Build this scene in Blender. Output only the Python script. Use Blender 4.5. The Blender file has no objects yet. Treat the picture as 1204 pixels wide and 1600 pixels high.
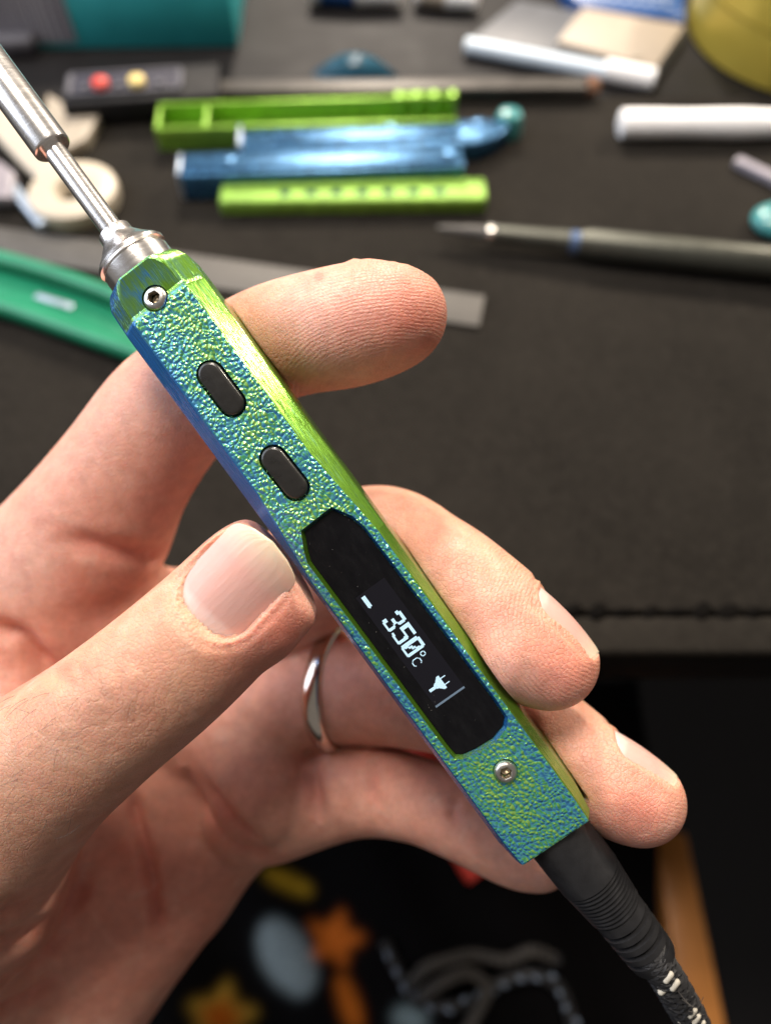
import bpy, bmesh, math, random
import numpy as np
from mathutils import Matrix, Vector

random.seed(7)
rng = np.random.default_rng(7)
C = bpy.context.scene.collection
sc = bpy.context.scene
R = math.radians

# ------------------------------------------------------------------ camera
FPX, CX, CY = 1207.0, 602.0, 800.0          # focal length and centre in photo pixels
DESK = 0.75
CAMH = 0.187
PITCH = 60.0
cam_d = bpy.data.cameras.new('camera')
cam = bpy.data.objects.new('camera', cam_d); C.objects.link(cam)
cam.location = (0, 0, DESK + CAMH)
cam.rotation_euler = (R(90 - PITCH), 0, 0)
cam_d.sensor_fit = 'VERTICAL'; cam_d.sensor_height = 36
cam_d.lens = 36 * FPX / 1600.0
cam_d.clip_start = 0.005; cam_d.clip_end = 50
cam_d.dof.use_dof = True; cam_d.dof.focus_distance = 0.110; cam_d.dof.aperture_fstop = 9.2
sc.camera = cam
CM = Matrix.Translation(cam.location) @ Matrix.Rotation(R(90 - PITCH), 4, 'X')
CM3 = CM.to_3x3()

# ------------------------------------------------------------------ world and lamps
w = bpy.data.worlds.new('World'); sc.world = w; w.use_nodes = True
bg = w.node_tree.nodes['Background']
bg.inputs[0].default_value = (1.0, 0.90, 0.82, 1); bg.inputs[1].default_value = 0.19
HANDC = Vector((0, 0.05, 0.84))
def area(name, loc, size, power, col, target=HANDC):
    l = bpy.data.lights.new(name, 'AREA'); l.shape = 'DISK'; l.size = size
    l.energy = power; l.color = col
    o = bpy.data.objects.new(name, l); C.objects.link(o); o.location = loc
    o.rotation_euler = (Vector(loc) - target).to_track_quat('Z', 'Y').to_euler()
    return o
area('ceiling_lamp', (-0.12, 0.36, 1.95), 0.40, 15.5, (1.0, 0.89, 0.79))
area('desk_lamp', (-0.02, 1.20, 1.55), 0.16, 20, (1.0, 0.88, 0.75))
area('side_lamp', (0.88, 1.06, 1.52), 0.12, 16, (1.0, 0.87, 0.72))
area('window_light', (-1.05, 0.30, 1.45), 1.3, 17, (0.78, 0.85, 1.0))
sc.view_settings.view_transform = 'Standard'; sc.view_settings.look = 'None'
sc.view_settings.exposure = 0.0; sc.view_settings.gamma = 1.0
sc.view_settings.use_curve_mapping = False
sc.cycles.use_denoising = True
sc.cycles.max_bounces = 8

# ------------------------------------------------------------------ helpers
def P(px, py, d):
    "photo pixel + depth in mm -> world point"
    d *= 0.001
    return CM @ Vector(((px - CX) / FPX * d, -(py - CY) / FPX * d, -d))
def ray(px, py):
    return CM3 @ Vector(((px - CX) / FPX, -(py - CY) / FPX, -1.0))
def D(px, py, h=0.0, base=DESK):
    "photo pixel -> point on the horizontal plane base + h"
    r = ray(px, py); t = (base + h - cam.location.z) / r.z
    return cam.location + r * t

def tag(o, label=None, cat=None, group=None, kind=None):
    if label: o['label'] = label
    if cat: o['category'] = cat
    if group: o['group'] = group
    if kind: o['kind'] = kind
    return o
def empty(name, mat=None):
    o = bpy.data.objects.new(name, None); C.objects.link(o); o.empty_display_size = 0.01
    if mat is not None: o.matrix_world = mat
    return o
def link(name, me, mat, parent=None, mw=None):
    o = bpy.data.objects.new(name, me); C.objects.link(o)
    if mat is not None and not me.materials: me.materials.append(mat)
    if parent is not None: o.parent = parent
    elif mw is not None: o.matrix_world = mw
    return o
def from_bm(name, bm, mat, parent=None, mw=None, smooth=None):
    bmesh.ops.recalc_face_normals(bm, faces=bm.faces[:])
    me = bpy.data.meshes.new(name); bm.to_mesh(me); bm.free()
    if smooth is not None:
        me.polygons.foreach_set('use_smooth', [True] * len(me.polygons))
        me.set_sharp_from_angle(angle=R(smooth))
    return link(name, me, mat, parent, mw)
def bm_box(bm, x0, x1, y0, y1, z0, z1):
    m = Matrix.Translation(((x0+x1)/2, (y0+y1)/2, (z0+z1)/2)) @ Matrix.Diagonal((x1-x0, y1-y0, z1-z0, 1))
    return bmesh.ops.create_cube(bm, size=1, matrix=m)['verts']
def bevel_all(bm, w, seg=2, ang=30):
    ed = [e for e in bm.edges if len(e.link_faces) == 2 and e.calc_face_angle(0) > R(ang)]
    bmesh.ops.bevel(bm, geom=ed, offset=w, segments=seg, affect='EDGES', profile=0.5)
def box(name, dims, mat, parent=None, mw=None, bev=0.0004, seg=2):
    bm = bmesh.new(); bm_box(bm, *dims)
    if bev: bevel_all(bm, bev, seg)
    return from_bm(name, bm, mat, parent, mw, smooth=40)
def prism_bm(pts, z0, z1):
    bm = bmesh.new()
    a = [bm.verts.new((x, y, z0)) for x, y in pts]; b = [bm.verts.new((x, y, z1)) for x, y in pts]
    n = len(pts)
    bm.faces.new(a[::-1]); bm.faces.new(b)
    for i in range(n): bm.faces.new((a[i], a[(i+1) % n], b[(i+1) % n], b[i]))
    bmesh.ops.recalc_face_normals(bm, faces=bm.faces[:])
    return bm
def lathe_bm(prof, seg=48, axis='Y', closed_ends=True):
    "prof: list of (t, r) along the axis"
    bm = bmesh.new(); rings = []
    for t, r in prof:
        ring = []
        for i in range(seg):
            a = 2*math.pi*i/seg; c, s = math.cos(a)*r, math.sin(a)*r
            ring.append(bm.verts.new((c, t, s) if axis == 'Y' else (c, s, t) if axis == 'Z' else (t, c, s)))
        rings.append(ring)
    for a, b in zip(rings, rings[1:]):
        for i in range(seg): bm.faces.new((a[i], a[(i+1) % seg], b[(i+1) % seg], b[i]))
    if closed_ends:
        bm.faces.new(rings[0]); bm.faces.new(rings[-1][::-1])
    return bm
def spline(pts, n):
    "Catmull-Rom through points (any dimension) -> n samples"
    p = np.array(pts, float); m = len(p)
    q = np.vstack([2*p[0]-p[1], p, 2*p[-1]-p[-2]])
    out = []
    for t in np.linspace(0, m-1, n):
        i = min(int(t), m-2); f = t-i; a, b, c, d = q[i:i+4]
        out.append(0.5*((2*b)+(-a+c)*f+(2*a-5*b+4*c-d)*f*f+(-a+3*b-3*c+d)*f**3))
    return np.array(out)
def tube_bm(path, rad, seg=12, bm=None):
    "tube along a list of points; rad a number or a list"
    bm = bm or bmesh.new()
    path = [Vector(p) for p in path]; n = len(path)
    rad = [rad]*n if isinstance(rad, (int, float)) else list(rad)
    t0 = (path[1]-path[0]).normalized(); up = t0.orthogonal().normalized(); rings = []
    for i in range(n):
        t = (path[min(i+1, n-1)] - path[max(i-1, 0)]).normalized()
        up = (up - t*up.dot(t)).normalized(); s = t.cross(up)
        rings.append([bm.verts.new(path[i] + (up*math.cos(2*math.pi*k/seg) + s*math.sin(2*math.pi*k/seg))*rad[i]) for k in range(seg)])
    for a, b in zip(rings, rings[1:]):
        for i in range(seg): bm.faces.new((a[i], a[(i+1) % seg], b[(i+1) % seg], b[i]))
    bm.faces.new(rings[0][::-1]); bm.faces.new(rings[-1])
    return bm
def boolean(o, cutters):
    for c in cutters:
        m = o.modifiers.new('cut', 'BOOLEAN'); m.operation = 'DIFFERENCE'; m.solver = 'EXACT'; m.object = c
    dg = bpy.context.evaluated_depsgraph_get(); dg.update()
    me = bpy.data.meshes.new_from_object(o.evaluated_get(dg))
    o.modifiers.clear(); old = o.data; o.data = me; bpy.data.meshes.remove(old)
    for c in cutters:
        d = c.data; bpy.data.objects.remove(c); bpy.data.meshes.remove(d)
    return o

# ------------------------------------------------------------------ materials
class NT:
    def __init__(s, name):
        s.m = bpy.data.materials.new(name); s.m.use_nodes = True
        s.t = s.m.node_tree; s.b = s.t.nodes['Principled BSDF']
    def n(s, kind, **kw):
        nd = s.t.nodes.new(kind)
        for k, v in kw.items():
            if k.startswith('i_'):
                key = k[2:]; key = int(key) if key.isdigit() else key
                nd.inputs[key].default_value = v
            else: setattr(nd, k, v)
        return nd
    def l(s, a, b): s.t.links.new(a, b)
    def set(s, **kw):
        for k, v in kw.items():
            s.b.inputs[k.replace('_', ' ')].default_value = v
        return s
    def math(s, op, a, b=None, c=None, clamp=False):
        nd = s.n('ShaderNodeMath', operation=op); nd.use_clamp = clamp
        for i, v in enumerate((a, b, c)):
            if v is None: continue
            if isinstance(v, (int, float)): nd.inputs[i].default_value = v
            else: s.l(v, nd.inputs[i])
        return nd.outputs[0]
    def mix(s, f, a, b):
        nd = s.n('ShaderNodeMix', data_type='RGBA')
        for i, v in ((0, f), (6, a), (7, b)):
            if isinstance(v, (int, float)): nd.inputs[i].default_value = v
            elif isinstance(v, tuple): nd.inputs[i].default_value = (*v, 1)
            else: s.l(v, nd.inputs[i])
        return nd.outputs[2]
    def ramp(s, f, stops):
        nd = s.n('ShaderNodeValToRGB'); e = nd.color_ramp.elements
        while len(e) < len(stops): e.new(0.5)
        for k, (p, c) in enumerate(stops):
            e[k].position = p; e[k].color = (*c, 1) if isinstance(c, tuple) else (c, c, c, 1)
        s.l(f, nd.inputs[0]); return nd.outputs[0]
    def noise(s, vec, scale, detail=3, rough=0.5, dist=0.0):
        nd = s.n('ShaderNodeTexNoise'); nd.inputs['Scale'].default_value = scale
        nd.inputs['Detail'].default_value = detail; nd.inputs['Roughness'].default_value = rough
        nd.inputs['Distortion'].default_value = dist
        if vec is not None: s.l(vec, nd.inputs['Vector'])
        return nd.outputs[0]
    def obj(s): return s.n('ShaderNodeTexCoord').outputs['Object']
    def bump(s, h, dist, strength=1.0, prev=None):
        nd = s.n('ShaderNodeBump'); nd.inputs['Distance'].default_value = dist; nd.inputs['Strength'].default_value = strength
        s.l(h, nd.inputs['Height'])
        if prev is not None: s.l(prev, nd.inputs['Normal'])
        return nd.outputs[0]
    def scalevec(s, vec, sx, sy, sz):
        nd = s.n('ShaderNodeVectorMath', operation='MULTIPLY'); s.l(vec, nd.inputs[0]); nd.inputs[1].default_value = (sx, sy, sz)
        return nd.outputs[0]

def simple(name, col, rough=0.5, metal=0.0, var=0.12, scale=150, bump=0.0, spec=0.5, coat=0.0):
    t = NT(name); o = t.obj()
    f = t.noise(o, scale, 4, 0.6)
    lo = tuple(c*(1-var) for c in col); hi = tuple(min(1, c*(1+var)) for c in col)
    t.l(t.ramp(f, [(0.3, lo), (0.7, hi)]), t.b.inputs['Base Color'])
    t.l(t.math('MULTIPLY_ADD', f, 0.2, rough-0.1, clamp=True), t.b.inputs['Roughness'])
    t.set(Metallic=metal); t.b.inputs['Specular IOR Level'].default_value = spec
    t.b.inputs['Coat Weight'].default_value = coat
    if bump: t.l(t.bump(t.noise(o, scale*6, 3), bump), t.b.inputs['Normal'])
    return t.m

# --- two-colour silk filament
def silk(name, blue, green, pebble=True, coord_scale=1.0):
    t = NT(name); o = t.obj()
    # object-space face normal: the filament is blue on one side of every strand, green on the other
    geo = t.n('ShaderNodeNewGeometry')
    vt = t.n('ShaderNodeVectorTransform', vector_type='NORMAL', convert_from='WORLD', convert_to='OBJECT')
    t.l(geo.outputs['Normal'], vt.inputs[0])
    sx = t.n('ShaderNodeSeparateXYZ'); t.l(vt.outputs[0], sx.inputs[0])
    nx, nz = sx.outputs[0], sx.outputs[2]
    # worm-like pebbling of the bed side
    wn = t.n('ShaderNodeTexNoise'); wn.inputs['Scale'].default_value = 420; wn.inputs['Detail'].default_value = 2
    t.l(o, wn.inputs['Vector'])
    wsub = t.n('ShaderNodeVectorMath', operation='SUBTRACT'); t.l(wn.outputs['Color'], wsub.inputs[0]); wsub.inputs[1].default_value = (.5, .5, .5)
    wsc = t.n('ShaderNodeVectorMath', operation='SCALE'); t.l(wsub.outputs[0], wsc.inputs[0]); wsc.inputs['Scale'].default_value = 0.0013
    wad = t.n('ShaderNodeVectorMath', operation='ADD'); t.l(o, wad.inputs[0]); t.l(wsc.outputs[0], wad.inputs[1])
    def cell(off):
        a = t.n('ShaderNodeVectorMath', operation='ADD'); t.l(wad.outputs[0], a.inputs[0]); a.inputs[1].default_value = off
        m = t.n('ShaderNodeVectorMath', operation='MULTIPLY'); t.l(a.outputs[0], m.inputs[0]); m.inputs[1].default_value = (1, 1, 0.3)
        v = t.n('ShaderNodeTexVoronoi', feature='SMOOTH_F1'); v.inputs['Scale'].default_value = 1720
        v.inputs['Smoothness'].default_value = 0.35; v.inputs['Randomness'].default_value = 0.9
        t.l(m.outputs[0], v.inputs['Vector'])
        return t.math('SUBTRACT', 1.0, v.outputs['Distance'])
    h0 = cell((0, 0, 0)); h1 = cell((0.00012, 0.00008, 0))
    slope = t.math('MULTIPLY', t.math('SUBTRACT', h0, h1), 2.3)     # strands facing +x are green, -x blue
    top = t.ramp(nz, [(0.80, 0.0), (0.93, 1.0)]) if pebble else t.ramp(nz, [(2.0, 0.0), (3.0, 0.0)])
    sy_ = t.n('ShaderNodeSeparateXYZ'); t.l(o, sy_.inputs[0])
    if pebble: top = t.math('MULTIPLY', top, t.math('LESS_THAN', sy_.outputs[1], -0.0060))
    big = t.noise(o, 230, 2, 0.5)
    streak = t.noise(t.scalevec(o, 2900, 300, 2900), 1.0, 4, 0.65)
    side = t.math('ADD', t.math('MULTIPLY_ADD', nx, 0.75, 0.5), t.math('MULTIPLY_ADD', streak, 1.7, -0.85))
    ex = t.math('ABSOLUTE', t.math('MULTIPLY', sy_.outputs[0], 1000.0))
    edge = t.math('MULTIPLY', t.ramp(t.math('DIVIDE', ex, 7.0), [(0.30, 0.0), (0.66, 1.0)]), -0.20)
    drift = t.math('MULTIPLY_ADD', t.noise(o, 75, 2, 0.5), 0.6, -0.30)
    lowr = t.math('MULTIPLY', t.ramp(t.math('MULTIPLY', sy_.outputs[1], -10.0), [(0.4, 0.0), (0.8, 1.0)]), 0.06)
    topf = t.math('ADD', t.math('ADD', t.math('MULTIPLY_ADD', big, 1.3, -0.14), slope), t.math('ADD', edge, t.math('ADD', drift, lowr)))
    dome = t.math('MULTIPLY', t.math('GREATER_THAN', sy_.outputs[1], -0.0060), t.ramp(nz, [(0.55, 0.0), (0.8, 1.0)]))
    sidef = t.n('ShaderNodeMix', data_type='FLOAT'); t.l(dome, sidef.inputs[0]); t.l(side, sidef.inputs[2]); t.l(t.math('MULTIPLY_ADD', t.math('ADD', big, streak), 1.5, -0.80), sidef.inputs[3])
    cs = t.ramp(sidef.outputs[0], [(0.0, blue), (0.30, tuple(.75*b+.25*g for b, g in zip(blue, green))), (0.62, tuple(.2*b+.75*g for b, g in zip(blue, green))), (1.0, green)])
    ct = t.ramp(topf, [(0.05, (0.04, 0.20, 0.42)), (0.36, (0.09, 0.37, 0.40)), (0.62, (0.05, 0.31, 0.11)), (0.95, (0.25, 0.48, 0.10))])
    t.l(t.mix(top, cs, ct), t.b.inputs['Base Color'])
    t.l(t.math('MULTIPLY_ADD', top, -0.32, 0.68), t.b.inputs['Metallic'])
    t.l(t.math('MULTIPLY_ADD', top, 0.01, 0.23), t.b.inputs['Roughness'])
    t.b.inputs['Coat Weight'].default_value = 0.45; t.b.inputs['Coat Roughness'].default_value = 0.14
    # relief: pebbles on the bed side, fine layer lines along the length elsewhere
    lay = t.noise(t.scalevec(o, 5200, 170, 5200), 1.0, 2, 0.5)
    hh = t.n('ShaderNodeMix', data_type='FLOAT'); t.l(top, hh.inputs[0]); t.l(t.math('MULTIPLY', lay, 0.30), hh.inputs[2]); t.l(h0, hh.inputs[3])
    t.l(t.bump(hh.outputs[0], 0.00026, 1.0), t.b.inputs['Normal'])
    nb = t.b.inputs['Normal'].links[0].from_socket; t.l(nb, t.b.inputs['Coat Normal'])
    return t.m
M = {}
M['silk'] = silk('silk_filament', (0.03, 0.23, 0.68), (0.16, 0.37, 0.03))
M['silk_green'] = simple('silk_green', (0.25, 0.46, 0.055), 0.32, 0.5, 0.25, 260, 0.00016)
M['silk_blue'] = simple('silk_blue', (0.05, 0.15, 0.29), 0.25, 0.65, 0.3, 260, 0.00014)
def steel(name, col, rough):
    t = NT(name); o = t.obj()
    f = t.noise(t.scalevec(o, 300, 6000, 300), 1.0, 3, 0.6)
    g = t.noise(o, 160, 4, 0.6)
    t.l(t.mix(t.ramp(g, [(0.45, 0.0), (0.75, 0.22)]), col, tuple(c*k for c, k in zip(col, (0.72, 0.58, 0.42)))), t.b.inputs['Base Color'])
    t.l(t.math('MULTIPLY_ADD', f, 0.16, rough-0.08), t.b.inputs['Roughness'])
    t.set(Metallic=1.0); t.l(t.bump(f, 0.000015, 0.6), t.b.inputs['Normal'])
    return t.m
M['steel'] = steel('brushed_steel', (0.92, 0.90, 0.87), 0.24)
M['steel2'] = simple('screw_steel', (0.66, 0.63, 0.58), 0.30, 1.0, 0.1, 900)
M['brass_dark'] = simple('socket_steel', (0.36, 0.29, 0.20), 0.35, 1.0, 0.2, 900)
M['button'] = simple('button_rubber', (0.018, 0.017, 0.015), 0.30, 0, 0.15, 900, 0.00001, coat=0.25)
M['plug'] = simple('plug_plastic', (0.018, 0.018, 0.019), 0.33, 0, 0.2, 500, 0.00003)
def glass_black():
    t = NT('screen_glass'); o = t.obj()
    f = t.noise(t.scalevec(o, 700, 260, 500), 1.0, 5, 0.7)
    t.b.inputs['Specular IOR Level'].default_value = 0.25
    t.set(Roughness=0.1); t.l(t.ramp(f, [(0.4, (0.004, 0.004, 0.005)), (0.8, (0.009, 0.009, 0.010))]), t.b.inputs['Base Color'])
    t.l(t.ramp(f, [(0.35, 0.04), (0.8, 0.22)]), t.b.inputs['Roughness'])
    return t.m
M['glass'] = glass_black()
def emit(name, col, s):
    t = NT(name); t.set(Roughness=0.4); t.b.inputs['Base Color'].default_value = (0.02, 0.02, 0.02, 1)
    t.b.inputs['Emission Color'].default_value = (*col, 1); t.b.inputs['Emission Strength'].default_value = s
    return t.m
M['oled'] = emit('oled_pixels', (0.62, 0.86, 1.0), 1.25)
M['oled_line'] = emit('oled_edge', (0.30, 0.42, 0.55), 0.55)
M['oled_off'] = emit('oled_panel', (0.020, 0.018, 0.028), 0.25)
M['oled_off'].node_tree.nodes['Principled BSDF'].inputs['Base Color'].default_value = (.004, .004, .005, 1)
M['oled_off'].node_tree.nodes['Principled BSDF'].inputs['Specular IOR Level'].default_value = .2

def skin():
    t = NT('skin'); o = t.obj()
    at = lambda n: t.n('ShaderNodeAttribute', attribute_name=n).outputs['Fac']
    red, pale, back, fpa, fpw = at('red'), at('pale'), at('dorsal'), at('fp'), at('fpw')
    big = t.noise(o, 90, 4, 0.6); mid = t.noise(o, 420, 4, 0.65)
    base = t.mix(t.ramp(big, [(0.35, 0.0), (0.68, 1.0)]), (0.68, 0.315, 0.22), (0.74, 0.40, 0.30))
    base = t.mix(t.math('MULTIPLY', back, 0.75), base, (0.58, 0.325, 0.205))
    base = t.mix(t.math('MULTIPLY', red, 0.85, clamp=True), base, (0.60, 0.165, 0.115))
    base = t.mix(t.math('MULTIPLY', pale, 0.8, clamp=True), base, (0.72, 0.50, 0.41))
    blo = t.noise(o, 170, 5, 0.7, 0.6)
    base = t.mix(t.ramp(blo, [(0.48, 0.0), (0.72, 0.42)]), base, (0.60, 0.23, 0.17))
    base = t.mix(t.ramp(blo, [(0.26, 0.38), (0.45, 0.0)]), base, (0.74, 0.50, 0.40))
    mot = t.ramp(mid, [(0.30, 0.86), (0.70, 1.06)])
    mm = t.n('ShaderNodeMix', data_type='RGBA', blend_type='MULTIPLY'); mm.inputs[0].default_value = 1
    t.l(base, mm.inputs[6]); t.l(mot, mm.inputs[7])
    t.l(mm.outputs[2], t.b.inputs['Base Color'])
    t.set(Roughness=0.46)
    t.b.inputs['Subsurface Weight'].default_value = 0.5
    t.b.inputs['Subsurface Radius'].default_value = (1.0, 0.32, 0.16)
    t.b.inputs['Subsurface Scale'].default_value = 0.0020
    t.b.inputs['Specular IOR Level'].default_value = 0.42
    t.l(t.math('MULTIPLY_ADD', mid, 0.22, 0.36), t.b.inputs['Roughness'])
    # fine skin cells, ridges of the finger pads
    v = t.n('ShaderNodeTexVoronoi', feature='DISTANCE_TO_EDGE'); v.inputs['Scale'].default_value = 1500
    wn = t.noise(o, 900, 2); sv = t.n('ShaderNodeVectorMath', operation='ADD'); t.l(o, sv.inputs[0])
    ws = t.n('ShaderNodeVectorMath', operation='SCALE'); ws.inputs['Scale'].default_value = 0.0006
    t.l(wn.node.outputs['Color'], ws.inputs[0]); t.l(ws.outputs[0], sv.inputs[1]); t.l(sv.outputs[0], v.inputs['Vector'])
    cells = t.math('MINIMUM', v.outputs['Distance'], 0.12)
    n1 = t.bump(cells, 0.00055, 0.75)
    ph = t.math('ADD', fpa, t.math('MULTIPLY', t.noise(o, 350, 2), 1.6))
    ridges = t.math('MULTIPLY', t.math('SINE', t.math('MULTIPLY', ph, 2*math.pi)), fpw)
    n2 = t.bump(ridges, 0.000018, 1.0, n1)
    kv = t.n('ShaderNodeAttribute', attribute_name='kn').outputs['Vector']
    kno = t.n('ShaderNodeTexNoise'); kno.inputs['Scale'].default_value = 0.35; kno.inputs['Detail'].default_value = 3; t.l(kv, kno.inputs['Vector'])
    ks = t.n('ShaderNodeVectorMath', operation='SCALE'); ks.inputs['Scale'].default_value = 5.5; t.l(kno.outputs['Color'], ks.inputs[0])
    ka = t.n('ShaderNodeVectorMath', operation='ADD'); t.l(kv, ka.inputs[0]); t.l(ks.outputs[0], ka.inputs[1])
    kl = t.n('ShaderNodeVectorMath', operation='LENGTH'); t.l(ka.outputs[0], kl.inputs[0])
    kw = t.math('ABSOLUTE', t.math('SINE', t.math('MULTIPLY', kl.outputs['Value'], 1.45)))
    kh = t.math('MULTIPLY', t.math('MINIMUM', kw, 0.45), at('knw'))
    n25 = t.bump(kh, 0.00022, 0.8, n2)
    n3 = t.bump(t.noise(o, 260, 4, 0.7), 0.00035, 0.6, n25)
    t.l(n3, t.b.inputs['Normal'])
    return t.m
M['skin'] = skin()
def nailmat():
    t = NT('nail'); a = t.n('ShaderNodeAttribute', attribute_name='nl').outputs['Fac']; o = t.obj()
    f = t.math('ADD', a, t.math('MULTIPLY_ADD', t.noise(o, 260, 2), 0.12, -0.06))
    t.l(t.ramp(f, [(0.0, (0.74, 0.55, 0.50)), (0.13, (0.71, 0.50, 0.45)), (0.19, (0.64, 0.38, 0.33)), (0.62, (0.62, 0.35, 0.30)), (0.80, (0.62, 0.42, 0.34)), (0.93, (0.64, 0.51, 0.38)), (1.0, (0.66, 0.55, 0.40))]), t.b.inputs['Base Color'])
    t.b.inputs['Specular IOR Level'].default_value = 0.35
    t.set(Roughness=0.30); t.b.inputs['Subsurface Weight'].default_value = 0.5
    t.b.inputs['Subsurface Radius'].default_value = (1.0, 0.5, 0.35); t.b.inputs['Subsurface Scale'].default_value = 0.0015
    aw = t.n('ShaderNodeAttribute', attribute_name='nw').outputs['Fac']
    cv = t.n('ShaderNodeCombineXYZ'); t.l(aw, cv.inputs[0]); t.l(t.math('MULTIPLY', a, 0.25), cv.inputs[1])
    t.l(t.bump(t.noise(cv.outputs[0], 7, 3, 0.5), 0.00018, 0.5), t.b.inputs['Normal'])
    return t.m
M['nail'] = nailmat()

def mat_fabric():
    t = NT('desk_mat_felt'); o = t.obj()
    f = t.noise(o, 900, 4, 0.7); g = t.noise(o, 25, 3, 0.6)
    c = t.mix(t.ramp(g, [(0.35, 0.0), (0.65, 1.0)]), (0.013, 0.0115, 0.0095), (0.018, 0.0158, 0.013))
    t.l(t.mix(t.ramp(t.noise(o, 420, 5, 0.8), [(0.42, 0.0), (0.72, 0.55)]), c, (0.032, 0.028, 0.023)), t.b.inputs['Base Color'])
    t.set(Roughness=0.9); t.b.inputs['Specular IOR Level'].default_value = 0.06
    t.l(t.bump(t.noise(o, 1800, 3), 0.0004), t.b.inputs['Normal'])
    return t.m
M['mat'] = mat_fabric()
M['desk'] = simple('black_desk', (0.010, 0.009, 0.009), 0.55, 0, 0.2, 60, spec=0.15)
M['thread'] = simple('mat_thread', (0.004, 0.0035, 0.003), 0.9, spec=0.04)
M['floor'] = simple('dark_floor', (0.005, 0.004, 0.004), 0.8)
M['teal'] = simple('teal_card', (0.035, 0.44, 0.48), 0.45, 0, 0.1, 60)
M['tealtop'] = simple('teal_card_light', (0.02, 0.25, 0.28), 0.45)
M['black'] = simple('black_plastic', (0.010, 0.010, 0.011), 0.6, spec=0.15)
M['greypl'] = simple('grey_plastic', (0.09, 0.09, 0.105), 0.55, spec=0.25)
M['panel'] = simple('panel_face', (0.035, 0.035, 0.05), 0.6, spec=0.15)
M['red'] = simple('red_plastic', (0.62, 0.05, 0.03), 0.4)
M['yellow'] = simple('yellow_plastic', (0.75, 0.58, 0.20), 0.4)
M['cream'] = simple('cream_plastic', (0.50, 0.44, 0.34), 0.42, 0, 0.05, 60)
M['beige'] = simple('beige_plastic', (0.36, 0.31, 0.24), 0.5)
M['white'] = simple('white_paper', (0.90, 0.89, 0.87), 0.6, 0, 0.03)
M['rod'] = simple('grey_rod', (0.07, 0.064, 0.058), 0.45, 0.5)
M['copper'] = simple('copper_end', (0.30, 0.16, 0.10), 0.35, 0.6)
M['ruler'] = simple('steel_ruler', (0.085, 0.08, 0.073), 0.60, 0.4, 0.15, 90)
M['ticks'] = simple('ruler_ticks', (0.03, 0.03, 0.03), 0.6)
M['trans_green'] = simple('green_plastic', (0.012, 0.20, 0.10), 0.3, 0, 0.12, 60)
M['olive'] = simple('olive_metal', (0.075, 0.077, 0.062), 0.42, 0.6, 0.1, 200)
M['bluering'] = simple('blue_ring', (0.10, 0.16, 0.30), 0.35, 0.5)
M['tin'] = simple('yellow_tin', (0.50, 0.38, 0.06), 0.33, 0.35, 0.1, 40)
M['lavender'] = simple('lavender_stick', (0.26, 0.24, 0.27), 0.35)
M['tealpl'] = simple('teal_plastic', (0.05, 0.24, 0.24), 0.3)
M['card_grey'] = simple('grey_card', (0.07, 0.075, 0.085), 0.5)
M['card_cream'] = simple('cream_card', (0.36, 0.30, 0.23), 0.55, 0, 0.04)
M['tube'] = simple('white_tube', (0.62, 0.72, 0.80), 0.25, 0, 0.03)
M['leaf_blue'] = simple('blue_print', (0.02, 0.08, 0.25), 0.4)
M['scrap'] = simple('blue_scrap', (0.03, 0.13, 0.20), 0.25, 0, 0.2, 200)
M['strip_green'] = simple('strip_green', (0.24, 0.44, 0.055), 0.55, 0.2, 0.25, 260, 0.00014)
M['hole_shade'] = simple('hole_shadow_blue', (0.01, 0.06, 0.07), 0.7, spec=0.1)
M['silver_stick'] = simple('silver_stick', (0.42, 0.50, 0.60), 0.3, 0.4)
M['ring'] = simple('silver_ring', (0.74, 0.68, 0.60), 0.16, 1.0, 0.06, 400)
M['wood'] = simple('varnished_wood', (0.50, 0.20, 0.045), 0.35, 0, 0.25, 40)
M['cable'] = simple('cable_black', (0.014, 0.014, 0.015), 0.6)
M['fleck'] = simple('cable_fleck', (0.50, 0.47, 0.39), 0.6)
M['fleckblue'] = simple('cable_fleck_grey', (0.16, 0.20, 0.26), 0.6)
M['flecktan'] = simple('cable_fleck_tan', (0.06, 0.052, 0.042), 0.8)
def barcode():
    t = NT('barcode_print'); o = t.obj()
    f = t.noise(t.scalevec(o, 900, 0, 0), 1.0, 1, 0.3)
    t.l(t.ramp(f, [(0.47, (0.10, 0.10, 0.12)), (0.53, (0.50, 0.50, 0.56))]), t.b.inputs['Base Color']); t.set(Roughness=0.5)
    return t.m
M['barcode'] = barcode()

# ------------------------------------------------------------------ the setting
bm = bmesh.new(); bm_box(bm, -3, 3, -3, 3, -0.02, 0)
tag(from_bm('floor', bm, M['floor']), kind='structure')
edgeL, edgeR = D(500, 1022), D(1204, 1022)
yfront = edgeR.y
bm = bmesh.new(); bm_box(bm, -0.7, 0.7, yfront + 0.003, 0.9, DESK - 0.031, DESK - 0.006)
bevel_all(bm, 0.002)
tag(from_bm('desk', bm, M['desk'], smooth=40), 'black desk top under the felt mat', 'desk')
yback = D(602, 150).y
mat_root = empty('desk_mat', Matrix.Translation((0, yfront, DESK - 0.0055)))
tag(mat_root, 'dark brown felt desk mat with a stitched hem along its front edge', 'desk mat')
yst = D(1000, 955).y - yfront
bm = bmesh.new(); bm_box(bm, -0.45, 0.45, yst, yback - yfront, 0, 0.0055)
bevel_all(bm, 0.001, 2); from_bm('mat_field', bm, M['mat'], mat_root, smooth=50)
bm = bmesh.new(); bm_box(bm, -0.45, 0.45, 0, yst - 0.0012, -0.0003, 0.0058)
bevel_all(bm, 0.0016, 3); from_bm('hem', bm, M['mat'], mat_root, smooth=50)
me = None
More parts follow.
